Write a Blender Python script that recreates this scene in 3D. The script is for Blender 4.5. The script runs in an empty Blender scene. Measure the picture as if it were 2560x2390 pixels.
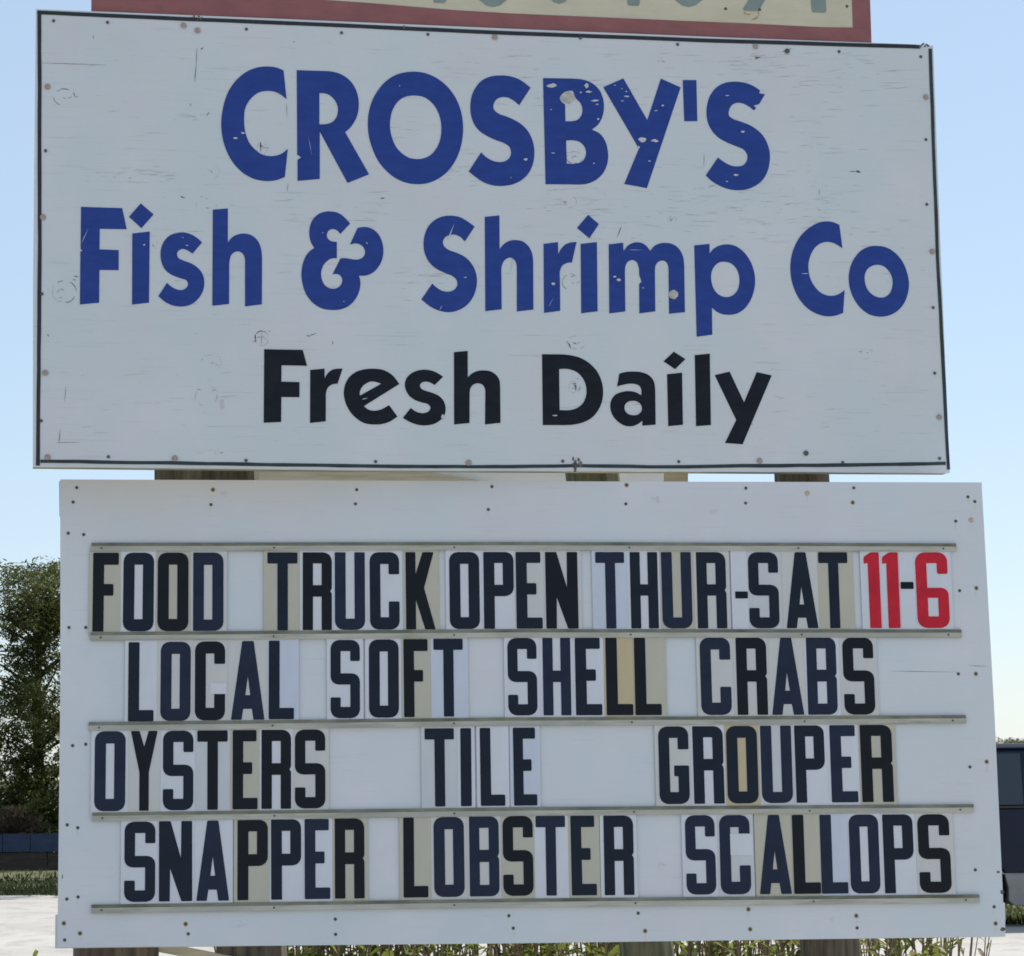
import bpy, math, random
import numpy as np
from mathutils import Vector, Matrix
from mathutils.geometry import tessellate_polygon

random.seed(7)
rad = math.radians
scene = bpy.context.scene
C = scene.collection

# ------------------------------------------------------------------ camera
F_PX, PITCH, ROLL, EYE = 6953.0, 6.0592, -0.6366, 1.6      # focal length in photo pixels (2560 wide)
cam_d = bpy.data.cameras.new('camera')
cam_d.sensor_fit = 'HORIZONTAL'; cam_d.sensor_width = 36.0
cam_d.lens = F_PX / 2560 * 36.0
cam_d.clip_start = 0.1; cam_d.clip_end = 4000
cam = bpy.data.objects.new('camera', cam_d); C.objects.link(cam)
CAM_R = Matrix.Rotation(rad(90 + PITCH), 3, 'X') @ Matrix.Rotation(rad(ROLL), 3, 'Z')
CAM_P = Vector((0, 0, EYE))
cam.matrix_world = Matrix.Translation(CAM_P) @ CAM_R.to_4x4()
scene.camera = cam

# ------------------------------------------------------------------ sky, sun, exposure
SUN_EL, SUN_AZ = 48.0, 38.0          # azimuth measured from straight ahead (+Y) towards the right (+X)
world = bpy.data.worlds.new('World'); scene.world = world; world.use_nodes = True
nt = world.node_tree; nt.nodes.clear()
wo = nt.nodes.new('ShaderNodeOutputWorld'); bg = nt.nodes.new('ShaderNodeBackground')
sky = nt.nodes.new('ShaderNodeTexSky'); sky.sky_type = 'NISHITA'; sky.sun_disc = False
sky.sun_elevation = rad(SUN_EL); sky.sun_rotation = rad(SUN_AZ)
sky.air_density = 1.0; sky.dust_density = 0.3; sky.ozone_density = 2.4; sky.altitude = 300
bg.inputs['Strength'].default_value = 0.098
hz = nt.nodes.new('ShaderNodeMix'); hz.data_type = 'RGBA'; hz.inputs[0].default_value = 0.52       # thin even haze over the whole sky
hz.inputs[7].default_value = (4.9, 5.95, 7.2, 1)
nt.links.new(sky.outputs[0], hz.inputs[6]); nt.links.new(hz.outputs[2], bg.inputs[0]); nt.links.new(bg.outputs[0], wo.inputs[0])
sun_d = bpy.data.lights.new('sun', 'SUN'); sun_d.energy = 4.0; sun_d.angle = rad(0.53); sun_d.color = (1.0, 0.95, 0.87)
sun = bpy.data.objects.new('sun', sun_d); C.objects.link(sun)
to_sun = Vector((math.sin(rad(SUN_AZ)) * math.cos(rad(SUN_EL)), math.cos(rad(SUN_AZ)) * math.cos(rad(SUN_EL)), math.sin(rad(SUN_EL))))
sun.rotation_euler = to_sun.to_track_quat('Z', 'Y').to_euler(); sun.location = (0, 0, 30)
vs = scene.view_settings
vs.view_transform = 'Standard'; vs.look = 'None'; vs.exposure = 0.40; vs.gamma = 1.0; vs.use_curve_mapping = False
scene.cycles.filter_width = 1.7; scene.cycles.max_bounces = 8; scene.cycles.transparent_max_bounces = 12

# ------------------------------------------------------------------ small helpers
def ray(px, py):
    return (CAM_R @ Vector(((px - 1280) / F_PX, -(py - 1195) / F_PX, -1.0))).normalized()
def at(px, py, Y):
    d = ray(px, py); return CAM_P + d * (Y / d.y)
def on_ground(px, py):
    d = ray(px, py); return CAM_P + d * (-EYE / d.z)

def tag(o, label=None, cat=None, group=None, kind=None):
    if label: o['label'] = label
    if cat: o['category'] = cat
    if group: o['group'] = group
    if kind: o['kind'] = kind
    return o
def link(name, me, mat, parent=None):
    if mat is not None:
        me.materials.clear(); me.materials.append(mat)
    o = bpy.data.objects.new(name, me); C.objects.link(o)
    if parent is not None: o.parent = parent
    return o
def mesh(name, V, Fc, mat, parent=None, smooth=False):
    me = bpy.data.meshes.new(name); me.from_pydata([tuple(v) for v in V], [], Fc); me.update()
    if smooth:
        me.polygons.foreach_set('use_smooth', [True] * len(me.polygons))
    return link(name, me, mat, parent)
def empty(name, loc=(0, 0, 0), rz=0.0):
    o = bpy.data.objects.new(name, None); C.objects.link(o)
    o.location = loc; o.rotation_euler = (0, 0, rz); o.empty_display_size = 0.1
    return o

class MB:
    """collects boxes, prisms and tubes into one mesh"""
    def __init__(s): s.V = []; s.F = []
    def add(s, V, Fc):
        n = len(s.V); s.V += [tuple(v) for v in V]; s.F += [tuple(i + n for i in f) for f in Fc]; return s
    def box(s, x0, x1, y0, y1, z0, z1):
        V = [(x, y, z) for z in (z0, z1) for y in (y0, y1) for x in (x0, x1)]
        return s.add(V, [(0, 2, 3, 1), (4, 5, 7, 6), (0, 1, 5, 4), (2, 6, 7, 3), (0, 4, 6, 2), (1, 3, 7, 5)])
    def tube(s, pts, rs, n=8, cap=True):
        pts = [Vector(p) for p in pts]; V = []; Fc = []
        for i, p in enumerate(pts):
            t = (pts[min(i + 1, len(pts) - 1)] - pts[max(i - 1, 0)]).normalized()
            a = t.orthogonal().normalized() if i == 0 else (a - t * a.dot(t)).normalized()
            b = t.cross(a)
            for k in range(n):
                w = 2 * math.pi * k / n
                V.append(p + (a * math.cos(w) + b * math.sin(w)) * rs[i])
        for i in range(len(pts) - 1):
            for k in range(n):
                Fc.append((i * n + k, i * n + (k + 1) % n, (i + 1) * n + (k + 1) % n, (i + 1) * n + k))
        if cap:
            Fc.append(tuple(range(n))[::-1]); Fc.append(tuple((len(pts) - 1) * n + k for k in range(n)))
        return s.add(V, Fc)
    def prism(s, loops, y0, y1):
        """closed outline(s) in x,z (first outer, rest holes), solid between y0 (front) and y1 (back)"""
        flat = [p for l in loops for p in l]; n = len(flat)
        tri = tessellate_polygon([[Vector((p[0], p[1], 0)) for p in l] for l in loops])
        V = [(p[0], y0, p[1]) for p in flat] + [(p[0], y1, p[1]) for p in flat]
        Fc = []
        for t in tri:
            a, b, c = [Vector(flat[i]) for i in t]
            if (b - a).cross(c - a) < 0: t = (t[0], t[2], t[1])
            Fc.append(tuple(t)); Fc.append(tuple(i + n for i in reversed(t)))
        k = 0
        for l in loops:
            m = len(l)
            for i in range(m):
                Fc.append((k + i, k + (i + 1) % m, k + (i + 1) % m + n, k + i + n))
            k += m
        return s.add(V, Fc)
    def build(s, name, mat, parent=None, smooth=False, fix=True):
        o = mesh(name, s.V, s.F, mat, parent, smooth)
        if fix:
            import bmesh
            bm = bmesh.new(); bm.from_mesh(o.data); bmesh.ops.recalc_face_normals(bm, faces=bm.faces); bm.to_mesh(o.data); bm.free()
        return o

# ------------------------------------------------------------------ materials
def new_mat(name):
    m = bpy.data.materials.new(name); m.use_nodes = True
    n = m.node_tree; return m, n, n.nodes['Principled BSDF']
def noise(n, scale, detail=4, rough=0.6, vec=None):
    t = n.nodes.new('ShaderNodeTexNoise'); t.inputs['Scale'].default_value = scale
    t.inputs['Detail'].default_value = detail; t.inputs['Roughness'].default_value = rough
    if vec is not None: n.links.new(vec, t.inputs['Vector'])
    return t.outputs['Fac']
def coords(n, scale=(1, 1, 1), kind='Object'):
    tc = n.nodes.new('ShaderNodeTexCoord'); mp = n.nodes.new('ShaderNodeMapping'); mp.inputs['Scale'].default_value = scale
    n.links.new(tc.outputs[kind], mp.inputs['Vector']); return mp.outputs[0]
def ramp(n, fac, stops):
    r = n.nodes.new('ShaderNodeValToRGB'); e = r.color_ramp.elements
    while len(e) < len(stops): e.new(0.5)
    for el, (p, c) in zip(e, stops):
        el.position = p; el.color = (*c, 1) if len(c) == 3 else c
    n.links.new(fac, r.inputs[0]); return r.outputs[0]
def mixc(n, fac, a, b, mode='MIX'):
    m = n.nodes.new('ShaderNodeMix'); m.data_type = 'RGBA'; m.blend_type = mode
    for s, v in ((0, fac), (6, a), (7, b)):
        if hasattr(v, 'is_output'): n.links.new(v, m.inputs[s])
        elif s == 0: m.inputs[0].default_value = v
        else: m.inputs[s].default_value = (*v, 1)
    return m.outputs[2]
def bump(n, p, h, strength=0.3, dist=0.002):
    b = n.nodes.new('ShaderNodeBump'); b.inputs['Strength'].default_value = strength; b.inputs['Distance'].default_value = dist
    n.links.new(h, b.inputs['Height']); n.links.new(b.outputs[0], p.inputs['Normal'])
def var_mat(name, a, b, scale=8, stretch=(1, 1, 1), rough=0.6, bstr=0.2, bdist=0.002, lo=0.35, hi=0.65, metallic=0.0, kind='Object', spec=0.5):
    m, n, p = new_mat(name); v = coords(n, stretch, kind)
    f = noise(n, scale, 6, 0.65, v)
    n.links.new(ramp(n, f, [(lo, a), (hi, b)]), p.inputs['Base Color'])
    p.inputs['Roughness'].default_value = rough; p.inputs['Metallic'].default_value = metallic
    p.inputs['Specular IOR Level'].default_value = spec
    if bstr: bump(n, p, f, bstr, bdist)
    return m

def sign_paint(name, base, dirt, amount):
    """white paint over plywood: long fine horizontal grain, soft patches, grime"""
    m, n, p = new_mat(name)
    g1 = noise(n, 9.0, 8, 0.72, coords(n, (0.55, 1, 14)))       # long grain
    g2 = noise(n, 60.0, 3, 0.6, coords(n, (0.35, 1, 7)))        # fine checks
    big = noise(n, 2.2, 4, 0.55, coords(n, (1, 1, 1.4)))        # patches
    c = mixc(n, ramp(n, big, [(0.36, (0, 0, 0)), (0.66, (1, 1, 1))]), tuple(x * 0.93 for x in base), base)
    mot = noise(n, 3.4, 5, 0.62, coords(n, (1.0, 1.7, 0.8)))
    c = mixc(n, ramp(n, mot, [(0.40, (0, 0, 0)), (0.60, (1, 1, 1))]), c, (base[0] * 0.90, base[1] * 0.955, base[2] * 0.95))
    grain = ramp(n, g1, [(0.30, (1, 1, 1)), (0.43, (0, 0, 0))])
    fine = ramp(n, g2, [(0.25, (1, 1, 1)), (0.36, (0, 0, 0))])
    c = mixc(n, mixc(n, 1.0, grain, (amount,) * 3, 'MULTIPLY'), c, dirt)
    patch = ramp(n, noise(n, 3.1, 3, 0.5, coords(n, (1.0, 1, 2.2))), [(0.48, (0, 0, 0)), (0.62, (1, 1, 1))])
    c = mixc(n, mixc(n, 1.0, mixc(n, 1.0, fine, patch, 'MULTIPLY'), (amount * 1.6,) * 3, 'MULTIPLY'), c, dirt)
    n.links.new(c, p.inputs['Base Color'])
    p.inputs['Roughness'].default_value = 0.45; p.inputs['Specular IOR Level'].default_value = 0.4
    bump(n, p, g1, 0.25, 0.0012)
    return m

M = {}
M['sign_white'] = sign_paint('sign_white', (0.685, 0.69, 0.70), (0.32, 0.33, 0.31), 0.46)
M['board_white'] = sign_paint('board_white', (0.715, 0.712, 0.728), (0.48, 0.50, 0.47), 0.42)
M['blue'] = var_mat('blue_vinyl', (0.020, 0.050, 0.235), (0.026, 0.062, 0.28), 14, (1, 1, 3), 0.45, 0.1, 0.0005, spec=0.18)
M['black'] = var_mat('black_vinyl', (0.008, 0.010, 0.017), (0.013, 0.016, 0.025), 14, (1, 1, 3), 0.45, 0.1, 0.0005, spec=0.15)
M['stripe'] = var_mat('stripe_paint', (0.010, 0.018, 0.022), (0.025, 0.045, 0.045), 20, (1, 1, 1), 0.55, 0.2, 0.0006)
M['stripe_dark'] = var_mat('stripe_paint_dark', (0.008, 0.011, 0.017), (0.018, 0.022, 0.03), 20, (1, 1, 1), 0.55, 0.2, 0.0006)
M['check'] = var_mat('weathered_check', (0.38, 0.37, 0.35), (0.56, 0.56, 0.55), 40, (1, 1, 1), 0.9, 0)
M['knot'] = var_mat('dark_knot', (0.05, 0.048, 0.042), (0.20, 0.19, 0.17), 60, (1, 1, 1), 0.9, 0)
M['chip'] = var_mat('bare_chip', (0.46, 0.45, 0.44), (0.64, 0.63, 0.62), 50, (1, 1, 1), 0.8, 0)
M['chip_wood'] = var_mat('bare_wood_chip', (0.40, 0.36, 0.30), (0.60, 0.57, 0.52), 60, (1, 1, 1), 0.8, 0.3, 0.001)
M['stain'] = var_mat('grey_stain', (0.50, 0.50, 0.50), (0.58, 0.58, 0.58), 40, (1, 1, 1), 0.8, 0)
M['ply_edge'] = var_mat('plywood_edge', (0.20, 0.17, 0.10), (0.34, 0.31, 0.20), 30, (0.3, 1, 6), 0.85, 0.4, 0.002)
M['screw_small'] = var_mat('old_screw', (0.07, 0.065, 0.07), (0.16, 0.15, 0.15), 300, (1, 1, 1), 0.6, 0, metallic=0.3)
M['screw_cap'] = var_mat('washer_cap', (0.30, 0.23, 0.20), (0.46, 0.38, 0.34), 200, (1, 1, 1), 0.55, 0.2, 0.0005)
M['screw_green'] = var_mat('green_deck_screw', (0.045, 0.05, 0.035), (0.11, 0.10, 0.06), 300, (1, 1, 1), 0.6, 0)
M['rust'] = var_mat('rust_halo', (0.42, 0.33, 0.20), (0.60, 0.52, 0.40), 200, (1, 1, 1), 0.9, 0)
M['run'] = var_mat('faint_rust_run', (0.62, 0.58, 0.50), (0.70, 0.68, 0.63), 90, (1, 1, 0.3), 0.8, 0)
def rail_mat():
    m, n, p = new_mat('rail_plastic')
    f = noise(n, 6, 7, 0.7, coords(n, (0.8, 1, 9)))
    g = noise(n, 2.3, 4, 0.6, coords(n, (1, 1, 1)))
    c = ramp(n, f, [(0.28, (0.26, 0.245, 0.17)), (0.5, (0.48, 0.46, 0.38)), (0.72, (0.58, 0.56, 0.48))])
    c = mixc(n, ramp(n, g, [(0.45, (0, 0, 0)), (0.62, (0.75, 0.75, 0.75))]), c, (0.36, 0.355, 0.30))
    n.links.new(c, p.inputs['Base Color']); p.inputs['Roughness'].default_value = 0.42
    bump(n, p, f, 0.2, 0.001); return m
M['rail'] = rail_mat()
M['rail_lip'] = var_mat('rail_lip', (0.10, 0.10, 0.065), (0.25, 0.245, 0.185), 7, (1, 1, 3), 0.5, 0.2, 0.001)
TINT = {'clear': (0.72, 0.722, 0.755), 'bluish': (0.635, 0.665, 0.745), 'greyed': (0.64, 0.65, 0.655), 'cream': (0.66, 0.645, 0.605),
        'yellowed': (0.565, 0.525, 0.41), 'amber': (0.61, 0.49, 0.29)}
TMAT = {}
for k, c in TINT.items():
    m, n, p = new_mat('tile_' + k)
    f = noise(n, 9, 4, 0.6, coords(n, (1, 1, 0.6), 'Object'))
    n.links.new(ramp(n, f, [(0.3, tuple(x * 0.92 for x in c)), (0.7, tuple(min(1, x * 1.05) for x in c))]), p.inputs['Base Color'])
    p.inputs['Roughness'].default_value = 0.28; p.inputs['Alpha'].default_value = 0.93
    TMAT[k] = m
INK = {'black': (0.007, 0.008, 0.011), 'blue-black': (0.009, 0.014, 0.024), 'faded navy': (0.014, 0.020, 0.040), 'red': (0.48, 0.016, 0.030)}
IMAT = {}
for k, c in INK.items():
    IMAT[k] = var_mat('ink_' + k.replace(' ', '_').replace('-', '_'), c, tuple(x * 1.35 for x in c), 12, (1, 1, 1), 0.24, 0.05, 0.0004, spec=0.18)

M['maroon'] = var_mat('maroon_paint', (0.25, 0.088, 0.088), (0.31, 0.112, 0.106), 9, (1, 1, 2), 0.6, 0.15, 0.001)
M['cream'] = var_mat('cream_paint', (0.56, 0.51, 0.36), (0.66, 0.60, 0.44), 5, (1, 1, 3), 0.55, 0.15, 0.001)
M['greygreen'] = var_mat('greygreen_paint', (0.20, 0.25, 0.23), (0.25, 0.30, 0.27), 12, (1, 1, 1), 0.6, 0.1, 0.001)
M['orange_rust'] = var_mat('rust_run', (0.42, 0.25, 0.10), (0.55, 0.42, 0.24), 60, (1, 1, 0.4), 0.8, 0)
M['post'] = var_mat('weathered_post', (0.045, 0.038, 0.028), (0.14, 0.12, 0.085), 6, (9, 9, 0.7), 0.9, 0.7, 0.006)
M['post_green'] = var_mat('mossy_post', (0.050, 0.055, 0.032), (0.16, 0.16, 0.095), 6, (9, 9, 0.7), 0.9, 0.7, 0.006)
M['plank'] = var_mat('tan_plank', (0.42, 0.36, 0.25), (0.58, 0.52, 0.39), 6, (0.7, 3, 14), 0.85, 0.5, 0.003)
M['rear_paint'] = var_mat('rear_board_paint', (0.74, 0.72, 0.66), (0.82, 0.80, 0.75), 5, (1, 1, 4), 0.7, 0.2, 0.001)

# ------------------------------------------------------------------ the ground
M['soil'] = var_mat('grass_ground', (0.060, 0.075, 0.025), (0.16, 0.15, 0.07), 0.8, (1, 1, 1), 0.95, 0.6, 0.05)
def lot_mat():
    m, n, p = new_mat('pale_lot')
    a = noise(n, 0.35, 5, 0.6, coords(n)); b = noise(n, 40, 4, 0.7, coords(n))
    c = mixc(n, ramp(n, a, [(0.35, (0, 0, 0)), (0.65, (1, 1, 1))]), (0.43, 0.405, 0.365), (0.51, 0.48, 0.44))
    c = mixc(n, ramp(n, b, [(0.28, (0.8, 0.8, 0.8)), (0.45, (0, 0, 0))]), c, (0.30, 0.28, 0.25))
    d = noise(n, 3.0, 6, 0.7, coords(n, (1, 0.5, 1)))
    c = mixc(n, ramp(n, d, [(0.40, (0.7, 0.7, 0.7)), (0.52, (0, 0, 0))]), c, (0.35, 0.33, 0.295))
    n.links.new(c, p.inputs['Base Color']); p.inputs['Roughness'].default_value = 0.9
    bump(n, p, b, 0.4, 0.01); return m
M['lot'] = lot_mat()
ground = mesh('ground', [(-1500, -300, -0.05), (1500, -300, -0.05), (1500, 2500, -0.05), (-1500, 2500, -0.05)], [(0, 1, 2, 3)], M['soil'])
tag(ground, kind='structure')
edge = [(-60, 43.5), (-20, 41.5), (-8, 39.2), (-2, 37.0), (3, 32.0), (4.6, 29.2), (6, 28.5), (11, 27.0), (60, 22.0)]
rng = random.Random(3)
fine = []
for i in range(len(edge) - 1):
    (xa, ya), (xb, yb) = edge[i], edge[i + 1]
    k = max(2, int((xb - xa) / 0.5))
    for j in range(k):
        t = j / k; fine.append((xa + (xb - xa) * t, ya + (yb - ya) * t + rng.uniform(-0.22, 0.22)))
fine.append(edge[-1])
lot_pts = [(-60, -60), (60, -60)] + fine[::-1]
lot = MB().add([(x, y, 0.0) for x, y in lot_pts], [tuple(range(len(lot_pts)))]).build('parking_lot', M['lot'], fix=False)
tag(lot, kind='structure')

# ------------------------------------------------------------------ the boards: planes fitted to their corners in the photograph
def frame(cx, cy, cz, yaw, tilt, rl):
    R = Matrix.Rotation(rad(yaw), 4, 'Z') @ Matrix.Rotation(rad(tilt), 4, 'X') @ Matrix.Rotation(rad(rl), 4, 'Y')
    return Matrix.Translation((cx, cy, cz)) @ R
FR1 = frame(-0.01776, 7.24454, 2.98374, 11.34913, -0.99843, -0.17041)     # painted sign
FR2 = frame(0.05176, 7.24109, 1.76694, 6.28704, -4.71219, 0.19612)        # message board
def uv(fr, px, py, depth=0.0):
    """photo pixel -> (u, v) on the board's own plane (local x, z), depth metres in front of it"""
    inv = fr.inverted(); o = inv @ CAM_P; d = inv.to_3x3() @ ray(px, py)
    t = (-depth - o.y) / d.y; p = o + d * t
    return (p.x, p.z)
def root(name, fr, label, cat):
    e = empty(name); e.matrix_world = fr; return tag(e, label, cat)

# smooth / corner outline reader: "x,y" corner, "~x,y" on-curve smooth point (4 units per photo pixel)
def path(s, ox, oy, k=4.0):
    P = []
    for t in s.split():
        sm = t[0] == '~'; x, y = t.lstrip('~').split(',')
        P.append((ox + float(x) / k, oy + float(y) / k, sm))
    out = []; n = len(P)
    for i in range(n):
        p0, p1, p2, p3 = P[i - 1], P[i], P[(i + 1) % n], P[(i + 2) % n]
        out.append(p1[:2])
        if not (p1[2] or p2[2]): continue
        if not p1[2]: p0 = p1
        if not p2[2]: p3 = p2
        def tang(a, b, c):
            da = math.dist(a[:2], b[:2]) or 1e-6; dc = math.dist(b[:2], c[:2]) or 1e-6
            return [((b[j] - a[j]) / da * dc + (c[j] - b[j]) / dc * da) / (da + dc) for j in (0, 1)]
        L = math.dist(p1[:2], p2[:2])
        m1 = tang(p0, p1, p2) if p1[2] else None
        m2 = tang(p1, p2, p3) if p2[2] else None
        ch = [(p2[j] - p1[j]) / L for j in (0, 1)]
        if m1 is None: m1 = [2 * ch[j] - m2[j] if False else ch[j] * 1.0 for j in (0, 1)]
        if m2 is None: m2 = ch
        for q in (0.2, 0.4, 0.6, 0.8):
            h00 = 2 * q**3 - 3 * q**2 + 1; h10 = q**3 - 2 * q**2 + q; h01 = -2 * q**3 + 3 * q**2; h11 = q**3 - q**2
            out.append(tuple(h00 * p1[j] + h10 * L * m1[j] + h01 * p2[j] + h11 * L * m2[j] for j in (0, 1)))
    return out

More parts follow.
